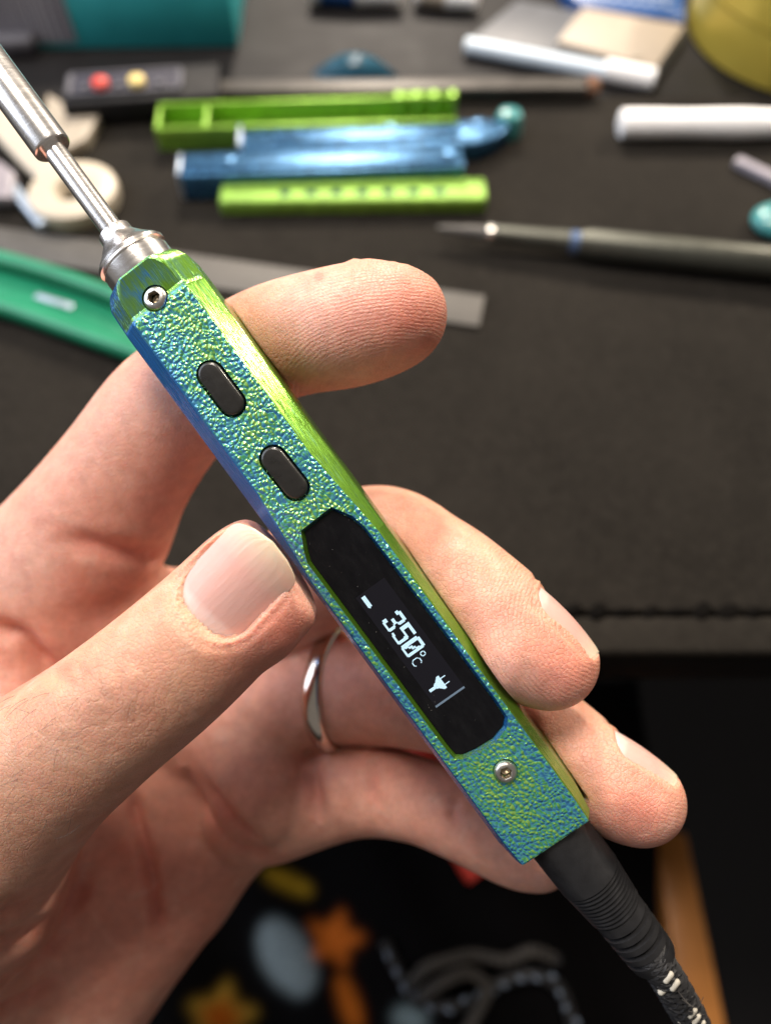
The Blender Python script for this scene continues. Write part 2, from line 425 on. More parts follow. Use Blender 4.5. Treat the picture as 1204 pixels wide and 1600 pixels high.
for i in range(34):                                   # dark stitches across the seam
    if me is None:
        bm = bmesh.new(); tube_bm([(-0.0019, -.0005, -0.0012), (-0.0010, -.0002, 0.0002), (0.0010, 0.0004, 0.0002), (0.0019, 0.0008, -0.0012)], 0.0015, 6, bm)
        o = from_bm('stitch', bm, M['thread'], mat_root, smooth=60); me = o.data
    else: o = link('stitch', me, None, mat_root)
    o.location = (-0.04 + i*0.0068, yst - 0.0002 + random.uniform(-.0002, .0002), 0.0056)
    o.rotation_euler = (0, 0, random.uniform(-.5, .5)); o.scale = (random.uniform(.6, 1.15), random.uniform(.7, 1.4), random.uniform(.5, 1.0))

# ------------------------------------------------------------------ soldering iron frame
A0 = P(224.4, 428.3, 112.5); A1 = P(860.5, 1297.0, 115.0)
eu = (A1 - A0).normalized()
toc = (cam.location - (A0 + A1)/2).normalized()
viewz = CM3 @ Vector((0, 0, 1))
en = (viewz - eu*viewz.dot(eu)).normalized()
en = Matrix.Rotation(R(4.0), 3, eu) @ en            # a little roll
ev = (-eu).cross(en).normalized()
if ev.dot(CM3 @ Vector((1, 0, 0))) < 0: ev = -ev
IM = Matrix(((ev.x, -eu.x, en.x, A0.x), (ev.y, -eu.y, en.y, A0.y), (ev.z, -eu.z, en.z, A0.z), (0, 0, 0, 1)))
IMi = IM.inverted()
LEN = (A1 - A0).length
TOP = 0.0045
def I(px, py, h=TOP):
    "photo pixel -> iron-local point on the plane z = h"
    o = IMi @ cam.location; r = IMi.to_3x3() @ ray(px, py)
    return o + r*((h - o.z)/r.z)

iron = empty('soldering_iron', IM)
tag(iron, 'slim soldering iron with pebbled blue-green handle and lit screen, held in the hand', 'soldering iron')
W = 0.0071
def section(T, top, W, hb, bot=-0.0078, bw=0.0048):
    "cross-section polygon, counter-clockwise seen along +y"
    return [(-T, top), (T, top), (W, top - hb), (W, -0.0042), (bw, bot), (-bw, bot), (-W, -0.0042), (-W, top - hb)]
st = [(0.0000, section(0.0026, 0.0043, 0.0056, 0.0030, -0.0066, 0.0032)),
      (0.0008, section(0.0034, 0.0042, 0.0064, 0.0030, -0.0072, 0.0040)),
      (0.0022, section(0.0042, 0.0040, 0.0070, 0.0026, -0.0077, 0.0046)),
      (0.0058, section(0.0045, 0.0039, W, 0.0022)),
      (0.0064, section(0.0046, TOP, W, 0.0026)),
      (0.0360, section(0.0047, TOP, W, 0.0026)),
      (0.0500, section(0.0060, TOP, W, 0.0026)),
      (LEN - 0.0040, section(0.0060, TOP, W, 0.0026)),
      (LEN, section(0.0058, TOP - 0.0002, 0.0066, 0.0024))]
bm = bmesh.new(); rings = []
for u, s in st: rings.append([bm.verts.new((x, -u, z)) for x, z in s])
for a, b in zip(rings, rings[1:]):
    for i in range(8): bm.faces.new((a[i], a[(i+1) % 8], b[(i+1) % 8], b[i]))
bm.faces.new(rings[0]); bm.faces.new(rings[-1][::-1])
bmesh.ops.recalc_face_normals(bm, faces=bm.faces[:])
bmesh.ops.bevel(bm, geom=[e for e in bm.edges if e.calc_face_angle(0) > R(12)], offset=0.00035, segments=2, affect='EDGES', profile=0.5)
handle = from_bm('handle', bm, M['silk'], iron)
def poly_cut(pts, z0, z1):
    return from_bm('cutter', prism_bm(pts, z0, z1), M['silk'], iron)
def pill(p0, p1, r, n=10):
    d = Vector((p1[0]-p0[0], p1[1]-p0[1])).normalized(); a0 = math.atan2(d.y, d.x); out = []
    for c, s in ((p1, -math.pi/2), (p0, math.pi/2)):
        for i in range(n+1):
            a = a0 + s + math.pi*i/n; out.append((c[0]+math.cos(a)*r, c[1]+math.sin(a)*r))
    return out
win_px = [(519, 798), (548, 811), (566, 827), (680, 975), (770, 1096), (786, 1120), (784, 1133), (768, 1152), (742, 1168), (722, 1177), (712, 1177), (700, 1163), (600, 1028), (487, 876), (482, 858), (477, 831)]
win = [tuple(I(x, y, TOP - 0.0008).xy) for x, y in win_px]
cxw = sum(p[0] for p in win)/len(win); cyw = sum(p[1] for p in win)/len(win)
def grow(poly, k):
    out = []; n = len(poly)
    for i in range(n):
        a, b, c = Vector(poly[i-1]), Vector(poly[i]), Vector(poly[(i+1) % n])
        e1, e2 = (b-a).normalized(), (c-b).normalized(); nn = Vector((e1.y+e2.y, -(e1.x+e2.x))).normalized()
        if nn.dot(b - Vector((cxw, cyw))) < 0: nn = -nn
        out.append(tuple(b + nn*k))
    return out
cb = prism_bm(grow(win, 0.0001), TOP - 0.0012, TOP + 0.0004); wt = grow(win, 0.00075)
cb.verts.ensure_lookup_table()
for i_, q_ in enumerate(wt): cb.verts[len(wt) + i_].co.xy = q_
cut = [from_bm('cutter', cb, M['silk'], iron)]
btn = []
for (a, b) in (((329, 585), (363, 630)), ((427, 717), (462, 761))):
    p0, p1 = I(*a), I(*b); btn.append((p0, p1)); cut.append(poly_cut(pill(p0.xy, p1.xy, 0.00205), TOP - 0.002, TOP + 0.002))
s1, s2 = I(242, 466, 0.0042), I(789, 1205)
for s_, r_ in ((s1, 0.00195), (s2, 0.00178)):
    cut.append(from_bm('cutter', lathe_bm([(0.0030 if s_ is s1 else 0.0040, r_), (0.008, r_)], 24, 'Z'), M['silk'], iron))
    cut[-1].location = (s_.x, s_.y, 0)
cut.append(from_bm('cutter', lathe_bm([(-LEN - 0.002, 0.0050), (-LEN + 0.004, 0.0050)], 40, 'Y'), M['silk'], iron))
cut[-1].location = (0.0003, 0, -0.0018)
boolean(handle, cut)
handle.data.polygons.foreach_set('use_smooth', [True]*len(handle.data.polygons)); handle.data.set_sharp_from_angle(angle=R(11))

screen = from_bm('screen_window', prism_bm(grow(win, 0.00008), TOP - 0.00115, TOP - 0.0008), M['glass'], iron)
# OLED panel and its pixels, 128 x 32 grid
q0, q1 = I(556, 934, TOP - 0.00078), I(725, 1073, TOP - 0.00078)
qa, qb = I(680, 1105, TOP - 0.00078), I(588, 903, TOP - 0.00078)
y_s, y_e = q0.y, (q1.y + qa.y)/2
x_l, x_r = (q0.x + qa.x)/2, q1.x
pu, pv = (y_s - y_e)/128, (x_r - x_l)/32
zs = TOP - 0.00077
def gx(b): return x_r - b*pv          # row b counted from the top of the writing
def gy(a): return y_s - a*pu          # column a along the line of writing
box('display_panel', (gx(32), gx(0), gy(128), gy(0), zs - 0.00002, zs), M['oled_off'], screen, bev=0)
def pixels(name, cells, mat=None, z=zs + 0.00002):
    bm = bmesh.new()
    for a, b in cells:
        g = 0.04; vs = [bm.verts.new((gx(b+y), gy(a+x), z)) for x, y in ((g, g), (1-g, g), (1-g, 1-g), (g, 1-g))]
        bm.faces.new(vs)
    for f in bm.faces:
        if f.normal.z < 0 or True: f.normal_update()
    me = bpy.data.meshes.new(name); bm.to_mesh(me); bm.free()
    return link(name, me, mat or M['oled'], screen)
def glyph(rows, a0, b0, sx=1, sy=1):
    return [(a0 + x*sx + i, b0 + y*sy + j) for y, r in enumerate(rows) for x, ch in enumerate(r) if ch == '#' for i in range(sx) for j in range(sy)]
G3 = ["..#####.", ".######.", "##....##", "#......#", ".......#", ".......#", "......##", "..#####.", "..#####.", "......##", ".......#", ".......#", "#......#", "##....##", ".######.", "..####.."]
G3 = [".######.", "########", "##....##", "##....##", "......##", "......##", ".....##.", "..####..", "..####..", ".....##.", "......##", "......##", "##....##", "##....##", "########", ".######."]
G5 = ["########", "########", "##......", "##......", "##......", "##......", "#######.", "########", ".....###", "......##", "......##", "......##", "......##", "##....##", "########", ".######."]
G0 = [".######.", "########", "##....##", "##....##", "##...###", "##...###", "##..####", "##..#.##", "##.##.##", "##.#..##", "####..##", "###...##", "###...##", "##....##", "########", ".######."]
def stretch(rows, wd, ht):
    h, w_ = len(rows), len(rows[0])
    return [''.join(rows[int(y*h/ht)][int(x*w_/wd)] for x in range(wd)) for y in range(ht)]
for nm, g, a in (('digit_three', G3, 32), ('digit_five', G5, 47), ('digit_zero', G0, 62)):
    pixels(nm, glyph(stretch(g, 13, 20), a, 6))
pixels('degree_mark', glyph([".###.", "#...#", "#...#", "#...#", ".###."], 77, 10))
pixels('letter_c', glyph(["..####.", ".#....#", "#......", "#......", "#......", "#......", "#......", ".#....#", "..####."], 79, 17))
pixels('battery_icon', glyph(["############.", "############.", "#############", "############."], 3, 24))
PLG = ["...#......#...", "...#......#...", "...#......#...", "...#......#...", "...#......#...", "##############", "##############", "##############", ".############.", "..##########..", "...########...", "....######....", "....######....", ".....####.....", "......###.....", "......###.....", "......###.....", "......###.....", "......###.....", "......###....."]
pixels('plug_icon', glyph(PLG, 105, 8))
pixels('display_edge', [(a, b) for a in (127, 128) for b in range(32)], M['oled_line'])

bm = bmesh.new()
for k in range(26):
    a_, b_ = random.uniform(-70, 170), random.uniform(-6, 38)
    bmesh.ops.create_icosphere(bm, subdivisions=1, radius=random.uniform(.00002, .00005), matrix=Matrix.Translation((gx(b_), gy(a_), zs + .00003)))
bm2 = bm; dst = from_bm('dust', bm2, simple('dust', (0.35, 0.33, 0.30), 0.9), screen); tag(dst, kind='stuff')
for p0, p1 in btn:                                   # two black pill buttons
    bm = prism_bm(pill(p0.xy, p1.xy, 0.00172), TOP - 0.0015, TOP + 0.00055)
    ed = [e for e in bm.edges if all(v.co.z > TOP for v in e.verts)]
    bmesh.ops.bevel(bm, geom=ed, offset=0.00045, segments=4, affect='EDGES', profile=0.5)
    from_bm('button', bm, M['button'], iron, smooth=35)
def screw(loc, r, tilt):
    bm = bmesh.new(); seg = 24; rings = []
    def hexr(a, R_): a = (a + math.pi/6) % (math.pi/3) - math.pi/6; return R_/math.cos(a)
    prof = [(r*0.97, -0.0008), (r, 0.0), (r*0.97, 0.00025), (r*0.88, 0.0005), (r*0.74, 0.0007)]
    for rr, z in prof: rings.append([bm.verts.new((rr*math.cos(2*math.pi*i/seg), rr*math.sin(2*math.pi*i/seg), z)) for i in range(seg)])
    for k, z in ((0.50, 0.00074), (0.455, 0.00066), (0.45, -0.0004)):
        rings.append([bm.verts.new((hexr(2*math.pi*i/seg, r*k)*math.cos(2*math.pi*i/seg), hexr(2*math.pi*i/seg, r*k)*math.sin(2*math.pi*i/seg), z)) for i in range(seg)])
    for a, b in zip(rings, rings[1:]):
        for i in range(seg): bm.faces.new((a[i], a[(i+1) % seg], b[(i+1) % seg], b[i]))
    o = from_bm('screw', bm, M['steel2'], iron, smooth=40)
    o.location = loc; o.rotation_euler = (tilt, 0, 0.3)
    bm = lathe_bm([(-0.0006, r*0.5), (-0.00035, r*0.3), (-0.0003, 0.00002)], 12, 'Z'); from_bm('hex_socket', bm, M['brass_dark'], o, smooth=40)
    return o
screw((s1.x, s1.y, 0.0038), 0.00178, R(-10))
screw((s2.x, s2.y, TOP + 0.0001), 0.00168, 0)

ax = Vector((0, 0, -0.0012))                         # axis of the metal end
prof = [(-0.003, 0.0050), (0.0000, 0.0053), (0.0024, 0.0053), (0.0026, 0.0050), (0.0029, 0.0050), (0.0031, 0.0055), (0.0036, 0.0055), (0.0040, 0.0052), (0.0047, 0.0044), (0.0066, 0.0027), (0.0069, 0.0026), (0.0080, 0.0025), (0.0083, 0.0019), (0.0084, 0.0010)]
o = from_bm('collar', lathe_bm(prof, 64, 'Y'), M['steel'], iron, smooth=30); o.location = ax
o = from_bm('tip_shaft', lathe_bm([(0.007, 0.00166), (0.0232, 0.00166), (0.026, 0.00166)], 40, 'Y'), M['steel'], iron, smooth=30); o.location = ax
prof = [(0.0228, 0.0018), (0.0228, 0.0026), (0.0230, 0.0028), (0.0233, 0.00285), (0.050, 0.0028), (0.052, 0.0026), (0.060, 0.0018), (0.066, 0.0004)]
o = from_bm('barrel', lathe_bm(prof, 48, 'Y'), M['steel'], iron, smooth=30); o.location = ax

# ------------------------------------------------------------------ power plug with braided cable
pa, pb = P(868, 1300, 116.8), P(1031, 1510, 118.5)
pd = (pb - pa).normalized(); pz = (viewz - pd*viewz.dot(pd)).normalized(); pxx = pd.cross(pz)
PM = Matrix(((pxx.x, pd.x, pz.x, pa.x), (pxx.y, pd.y, pz.y, pa.y), (pxx.z, pd.z, pz.z, pa.z), (0, 0, 0, 1)))
plug = empty('power_cable', PM)
tag(plug, 'black barrel plug and braided cable pushed into the end of the soldering iron', 'cable')
bm = lathe_bm([(-0.004, 0.0030), (-0.0028, 0.0051), (0.0084, 0.0050), (0.0086, 0.0047)], 48, 'Y'); from_bm('plug_body', bm, M['plug'], plug, smooth=30)
prof = [(0.0083, 0.0036)]
for i in range(9):
    y = 0.0086 + i*0.00072; k = 0.0049 - i*0.00007
    prof += [(y, k - 0.0005), (y + 0.00018, k), (y + 0.0004, k), (y + 0.00058, k - 0.0005)]
prof += [(0.0153, 0.0039)]
from_bm('grip_thread', lathe_bm(prof, 48, 'Y'), M['plug'], plug, smooth=50)
prof = [(0.0150, 0.0030), (0.0152, 0.0041), (0.0166, 0.0041)]
for i in range(4):
    y = 0.0168 + i*0.0019; k = 0.0041 - i*0.00006
    prof += [(y, k), (y + 0.0002, k - 0.0010), (y + 0.0007, k - 0.0010), (y + 0.0009, k)]
prof += [(0.0250, 0.0037), (0.0256, 0.0034), (0.0258, 0.0022)]
from_bm('strain_relief', lathe_bm(prof, 48, 'Y'), M['plug'], plug, smooth=40)
PMi = PM.inverted()
cpts = [PMi @ P(*q) for q in ((1010, 1484, 117), (1031, 1512, 117.5), (1060, 1560, 120), (1086, 1612, 124), (1100, 1680, 134), (1090, 1760, 150), (1050, 1850, 175))]
cp = spline([tuple(c) for c in cpts], 60)
sheath = from_bm('cable_core', tube_bm(cp, 0.0022, 16), M['cable'], plug, smooth=60)
def braid(path, r, strands, turns, rad, mat, name, parent, seg=5, kinds=(1, -1)):
    path = [Vector(p) for p in path]; n = len(path)
    fr = []; t0 = (path[1]-path[0]).normalized(); up = t0.orthogonal().normalized()
    for i in range(n):
        t = (path[min(i+1, n-1)] - path[max(i-1, 0)]).normalized(); up = (up - t*up.dot(t)).normalized(); fr.append((path[i], up, t.cross(up)))
    bm = bmesh.new()
    for sgn in kinds:
        for k in range(strands):
            pts = []
            for i in range(n):
                a = 2*math.pi*(k/strands + sgn*turns*i/(n-1)); p, u_, s_ = fr[i]
                pts.append(p + (u_*math.cos(a) + s_*math.sin(a))*(r + 0.0001*math.sin(i*2.1 + k*3.1)*sgn))
            tube_bm(pts, rad, seg, bm)
    from_bm(name, bm, mat, parent, smooth=60)
    return fr
cp2 = spline([tuple(c) for c in cpts], 110)
fr = braid(cp2, 0.00235, 8, 4.5, 0.00042, M['cable'], 'braided_sleeve', plug)
def capsule_mesh(name, l, r, mat):
    prof = [(-l/2, r*0.2), (-l/2 + r*0.2, r*0.7), (-l/2 + r*0.7, r), (l/2 - r*0.7, r), (l/2 - r*0.2, r*0.7), (l/2, r*0.2)]
    o = from_bm(name, lathe_bm(prof, 8, 'Y'), mat, None, smooth=60); return o
fl = None
for (x, y, d, ang) in ((1043, 1527, 114.9, 60), (1053, 1539, 115.4, 62), (1036, 1546, 116.2, 50), (1080, 1582, 118.2, 60), (1086, 1592, 118.7, 65), (1066, 1590, 119.0, 50), (1093, 1602, 119.5, 60)):
    if fl is None: fl = capsule_mesh('fleck', 0.0021, 0.00050, M['fleck']); o = fl
    else: o = link('fleck', fl.data, None)
    o.parent = plug; o.location = PMi @ P(x, y, d); o.rotation_euler = (0, 0, R(ang + 45))
for k in (1, 3, 5):                                   # frayed strands
    p0 = Vector(P(1050 + k*5, 1535 + k*9, 116)); p1 = P(1066 + k*7 + random.uniform(-8, 8), 1560 + k*5, 114); p2 = P(1060 + k*8 + random.uniform(-10, 18), 1575 + random.uniform(-25, 25), 113.5)
    if k in (3, 5): p2 = P(1098, 1540 + 6*k, 113)
    pts = spline([tuple(PMi @ p) for p in (p0, p1, p2)], 10); from_bm('frayed_strand', tube_bm(pts, 0.00004, 4), M['flecktan'], plug, smooth=60)

# ------------------------------------------------------------------ the hand (signed distance field -> mesh)
def cmm(px, py, d): return np.array(((px - CX)/FPX*d, -(py - CY)/FPX*d, -d))
def J(px, py, d, rpx): return (cmm(px, py, d), rpx*d/FPX)
INDEX = [J(-30, 1010, 152, 125), J(118, 862, 145, 122), J(192, 745, 138, 100), J(268, 640, 133, 94), J(350, 583, 130, 86), J(432, 535, 125, 84), J(545, 510, 119.5, 88), J(622, 492, 117.5, 76)]
MIDDLE = [J(230, 1015, 158, 105), J(400, 950, 152, 92), J(570, 852, 136, 88), J(670, 890, 126, 86), J(742, 935, 120.5, 80), J(812, 1000, 117.5, 84), J(864, 1036, 116, 68)]
RINGF = [J(320, 1120, 160, 95), J(510, 1072, 151, 86), J(700, 1090, 141, 82), J(820, 1130, 131, 75), J(900, 1188, 124, 72), J(965, 1232, 121, 69), J(1006, 1254, 120, 60)]
PINKY = [J(400, 1265, 160, 85), J(548, 1233, 149, 69), J(650, 1249, 143, 59), J(720, 1278, 140, 58), J(800, 1322, 138, 54), J(848, 1342, 137, 44)]
THUMB = [J(-120, 1380, 134, 185), J(28, 1232, 121, 132), J(140, 1142, 114, 111), J(248, 1056, 110.5, 104), J(328, 984, 110.5, 98), J(390, 922, 111.5, 93), J(412, 898, 112, 85)]
PALM = [  # separate capsules (a, b)
    (J(-330, 1640, 178, 170), J(-30, 1010, 154, 118)), (J(-330, 1640, 178, 170), J(230, 1015, 160, 100)),
    (J(-290, 1680, 178, 165), J(320, 1130, 166, 95)), (J(-270, 1720, 178, 160), J(375, 1270, 168, 88)),
    (J(-120, 1375, 136, 150), J(-330, 1600, 172, 175)),                    # thenar to wrist
    (J(-40, 1385, 143, 135), J(-150, 1570, 160, 190)),
    (J(-120, 1375, 136, 140), J(5, 1090, 142, 78)),                       # web to the index base
    (J(412, 1232, 151, 84), J(370, 1130, 154, 85)),                        # pads below ring and little finger
    (J(120, 955, 149, 110), J(235, 990, 153, 100)),
    (J(240, 1375, 169, 118), J(60, 1560, 172, 168)),                       # heel of the hand
    (J(-330, 1640, 180, 185), J(-560, 1900, 205, 200)),                    # forearm
]
VX = 0.55
lo = np.array((-150.0, -150.0, -215.0)); hi = np.array((66.0, 44.0, -92.0))
dim = np.ceil((hi - lo)/VX).astype(int)
F = np.full(dim, 20.0, np.float32)
axs = [lo[i] + VX*np.arange(dim[i]) for i in range(3)]
def sub(bmin, bmax):
    i0 = np.clip(np.floor((bmin - lo)/VX).astype(int), 0, dim); i1 = np.clip(np.ceil((bmax - lo)/VX).astype(int) + 1, 0, dim)
    return tuple(slice(a, b) for a, b in zip(i0, i1))
def grid(sl):
    return (axs[0][sl[0]].astype(np.float32)[:, None, None], axs[1][sl[1]].astype(np.float32)[None, :, None], axs[2][sl[2]].astype(np.float32)[None, None, :])
def cone(X, Y, Z, a, ra, b, rb):
    ba = b - a; L2 = float(ba @ ba) or 1e-6
    dx, dy, dz = X - a[0], Y - a[1], Z - a[2]
    h = np.clip((dx*ba[0] + dy*ba[1] + dz*ba[2])/L2, 0, 1)
    return np.sqrt((dx - h*ba[0])**2 + (dy - h*ba[1])**2 + (dz - h*ba[2])**2) - (ra + (rb - ra)*h)
def smin(a, b, k):
    h = np.maximum(k - np.abs(a - b), 0)/k
    return np.minimum(a, b) - h*h*k*0.25
def dense(chain, n=5):
    pts = np.array([np.r_[c, r] for c, r in chain]); s = spline(pts, (len(pts) - 1)*n + 1)
    return [(q[:3], q[3]) for q in s]
def chain_field(caps, k, m=4.0):
    bmin = np.min([np.minimum(a[0] - a[1], b[0] - b[1]) for a, b in caps], 0) - m; bmax = np.max([np.maximum(a[0] + a[1], b[0] + b[1]) for a, b in caps], 0) + m
    sl = sub(bmin, bmax); G = np.full([s.stop - s.start for s in sl], 20.0, np.float32)
    for a, b in caps:
        s2 = sub(np.minimum(a[0] - a[1], b[0] - b[1]) - m, np.maximum(a[0] + a[1], b[0] + b[1]) + m)
        loc = tuple(slice(q.start - p.start, q.stop - p.start) for p, q in zip(sl, s2))
        v = cone(*grid(s2), a[0], a[1], b[0], b[1]).astype(np.float32)
        G[loc] = smin(G[loc], v, k)
    return sl, G
CH = {}
for nm, ch in (('index', INDEX), ('middle', MIDDLE), ('ring', RINGF), ('pinky', PINKY), ('thumb', THUMB)):
    d_ = dense(ch); CH[nm] = list(zip(d_, d_[1:]))
extra = {'index': [(J(520, 520, 117, 70), J(600, 505, 115, 58))], 'middle': [(J(800, 1025, 113.5, 66), J(862, 1050, 113, 52))], 'ring': [(J(960, 1240, 118.5, 56), J(1000, 1260, 118, 48))],
         'thumb': [(J(398, 962, 109.5, 80), J(432, 930, 110.5, 74))]}
for k_, v_ in extra.items(): CH[k_] += v_
sl, G = chain_field(PALM, 9.0, 8.0); F[sl] = smin(F[sl], G, 9.0)
order = [('index', 3.5), ('middle', 2.2), ('ring', 1.2), ('pinky', 0.6), ('thumb', 9.0)]
for nm, k in order:
    sl, G = chain_field(CH[nm], 1.6); F[sl] = smin(F[sl], G, k)

def surface_nets(F):
    S = F < 0; cnt = np.zeros([n - 1 for n in F.shape], np.uint8)
    offs = [(i, j, k) for i in (0, 1) for j in (0, 1) for k in (0, 1)]
    nx, ny, nz = F.shape
    for i, j, k in offs: cnt += S[i:nx-1+i, j:ny-1+j, k:nz-1+k]
    ci = np.argwhere((cnt > 0) & (cnt < 8)); idx = np.full(cnt.shape, -1, np.int32); idx[ci[:, 0], ci[:, 1], ci[:, 2]] = np.arange(len(ci))
    val = {o: F[ci[:, 0]+o[0], ci[:, 1]+o[1], ci[:, 2]+o[2]] for o in offs}
    acc = np.zeros((len(ci), 3)); num = np.zeros(len(ci))
    for a in offs:
        for ax_ in range(3):
            if a[ax_]: continue
            b = tuple(1 if q == ax_ else a[q] for q in range(3)); va, vb = val[a], val[b]
            m = (va < 0) != (vb < 0); t = np.where(m, va/np.where(m, va - vb, 1), 0)
            p = np.array(a, float)[None] + t[:, None]*(np.array(b) - np.array(a))[None]
            acc += np.where(m[:, None], p, 0); num += m
    V = ci + acc/num[:, None]
    quads = []
    for ax_ in range(3):
        o1, o2 = (ax_+1) % 3, (ax_+2) % 3
        s0 = [slice(0, n) for n in F.shape]; s1 = list(s0); s0[ax_] = slice(0, F.shape[ax_]-1); s1[ax_] = slice(1, F.shape[ax_])
        a, b = S[tuple(s0)], S[tuple(s1)]
        e = np.argwhere(a != b); e = e[(e[:, o1] > 0) & (e[:, o2] > 0) & (e[:, o1] < F.shape[o1]-1) & (e[:, o2] < F.shape[o2]-1)]
        ins = a[e[:, 0], e[:, 1], e[:, 2]]
        def cell(d1, d2):
            c = e.copy(); c[:, o1] -= d1; c[:, o2] -= d2; return idx[c[:, 0], c[:, 1], c[:, 2]]
        q = np.stack([cell(1, 1), cell(0, 1), cell(0, 0), cell(1, 0)], 1)
        q[~ins] = q[~ins][:, ::-1]; quads.append(q)
    return V, np.vstack(quads)
F[0], F[-1], F[:, 0], F[:, -1], F[:, :, 0], F[:, :, -1] = 5, 5, 5, 5, 5, 5
V, Q = surface_nets(F); del F
V = lo + V*VX
nV = len(V)
def vnormals(V):
    fn = np.cross(V[Q[:, 2]] - V[Q[:, 0]], V[Q[:, 3]] - V[Q[:, 1]]); N = np.zeros_like(V)
    for i in range(4):
        for c in range(3): N[:, c] += np.bincount(Q[:, i], fn[:, c], nV)
    return N/np.maximum(np.linalg.norm(N, axis=1, keepdims=True), 1e-9)
E = np.vstack([Q[:, [0, 1]], Q[:, [1, 2]], Q[:, [2, 3]], Q[:, [3, 0]]])
deg = np.bincount(E[:, 0], minlength=nV) + np.bincount(E[:, 1], minlength=nV)
def relax(V, it, lam):
    for _ in range(it):
        A = np.stack([np.bincount(E[:, 0], V[E[:, 1], c], nV) + np.bincount(E[:, 1], V[E[:, 0], c], nV) for c in range(3)], 1)/deg[:, None]
        V = V + lam*(A - V)
    return V
V = relax(V, 3, 0.5)
N = vnormals(V)
# which finger does each vertex belong to
def cdist(caps, V):
    d = np.full(len(V), 99.0)
    for a, b in caps: d = np.minimum(d, cone(V[:, 0], V[:, 1], V[:, 2], a[0], a[1], b[0], b[1]))
    return d
names = ['index', 'middle', 'ring', 'pinky', 'thumb', 'palm']
DD = np.stack([cdist(CH[n], V) for n in names[:5]] + [cdist(PALM, V)], 1)
part = DD.argmin(1); part[(DD[:, :5].min(1) > 1.5)] = 5
isf = {n: part == i for i, n in enumerate(names)}
dep = -V[:, 2]; PX = CX + FPX*V[:, 0]/dep; PY = CY - FPX*V[:, 1]/dep
view = -V/np.linalg.norm(V, axis=1, keepdims=True); facing = (N*view).sum(1)
def poly_dist(pts, n=8):
    s = spline(pts, (len(pts)-1)*n + 1) if len(pts) > 2 else np.array(pts, float)
    d = np.full(nV, 1e9)
    for a, b in zip(s, s[1:]):
        ba = b - a; h = np.clip(((PX - a[0])*ba[0] + (PY - a[1])*ba[1])/(ba @ ba), 0, 1)
        # taper the crease towards its ends is done by the caller
        d = np.minimum(d, np.hypot(PX - a[0] - h*ba[0], PY - a[1] - h*ba[1]))
    return d*dep/FPX
CREASES = [  # parts, pixel polyline, width mm, depth mm
    (('index', 'palm'), [(70, 836), (150, 853), (215, 868), (262, 868), (300, 858)], 1.9, 1.4),
    (('palm', 'index', 'thumb'), [(-40, 975), (0, 984), (35, 998), (62, 1028), (95, 1050), (115, 1056)], 1.7, 2.6),
    (('palm', 'index'), [(125, 985), (135, 1010), (128, 1040)], 2.5, 0.7),
    (('middle',), [(752, 868), (733, 890), (725, 925), (732, 955)], 1.0, 0.35), (('middle',), [(738, 862), (716, 890), (708, 925)], 0.8, 0.25), (('middle',), [(700, 850), (686, 885), (684, 915)], 0.8, 0.2),
    (('ring',), [(905, 1110), (930, 1135), (940, 1160), (935, 1190)], 1.0, 0.3),
    (('pinky',), [(600, 1175), (582, 1205), (580, 1235), (594, 1268)], 1.3, 0.7), (('pinky',), [(722, 1235), (708, 1262), (712, 1285), (728, 1305)], 1.1, 0.6),
    (('palm', 'pinky', 'ring'), [(285, 1198), (310, 1232), (350, 1282), (400, 1333), (436, 1362)], 2.2, 2.2),
    (('palm',), [(203, 1225), (213, 1280), (232, 1345), (243, 1410), (252, 1470)], 1.5, 2.0),
    (('palm',), [(180, 1270), (190, 1320), (205, 1370)], 2.6, 0.7),
    (('palm', 'thumb'), [(-30, 1500), (30, 1470), (85, 1440), (125, 1395), (137, 1345)], 1.6, 2.4),
    (('palm', 'thumb'), [(-30, 1555), (20, 1530), (70, 1490), (110, 1450)], 1.4, 2.0), (('palm', 'thumb'), [(-30, 1455), (30, 1430), (90, 1400), (120, 1360)], 1.4, 1.8),
    (('palm', 'thumb'), [(-30, 1590), (15, 1575), (60, 1550), (95, 1515)], 1.4, 1.5), (('palm', 'thumb'), [(-20, 1420), (40, 1405), (95, 1370)], 1.2, 0.6),
    (('palm', 'ring', 'pinky'), [(487, 1160), (484, 1200), (490, 1250), (502, 1292)], 1.6, 2.4),
    # knuckle of the thumb
    (('thumb',), [(160, 1032), (182, 1048), (190, 1072), (180, 1096), (165, 1110)], 0.85, 0.22), (('thumb',), [(158, 1050), (156, 1078), (172, 1098), (196, 1108)], 0.85, 0.22),
    (('thumb',), [(128, 1098), (150, 1114), (180, 1116), (205, 1104)], 0.85, 0.27), (('thumb',), [(112, 1114), (145, 1132), (185, 1132), (225, 1114)], 0.85, 0.21),
    (('thumb',), [(108, 1140), (150, 1150), (200, 1148), (245, 1128)], 0.95, 0.18), (('thumb',), [(112, 1160), (155, 1168), (210, 1166)], 1.05, 0.16),
    (('thumb',), [(196, 1058), (205, 1078), (200, 1098)], 0.85, 0.16), (('thumb',), [(216, 1018), (236, 1028), (248, 1052), (246, 1076)], 0.85, 0.16), (('thumb',), [(176, 1022), (205, 1030), (222, 1052), (222, 1082)], 0.85, 0.16),
    (('thumb',), [(140, 1062), (134, 1085), (146, 1102)], 0.85, 0.18), (('thumb',), [(60, 1130), (80, 1160), (84, 1195)], 1.2, 0.15),
    (('thumb',), [(262, 985), (278, 1012), (306, 1036)], 0.85, 0.10), (('thumb',), [(250, 1000), (268, 1028), (296, 1052)], 0.85, 0.10),
]
disp = np.zeros(nV); wr = np.zeros(nV)
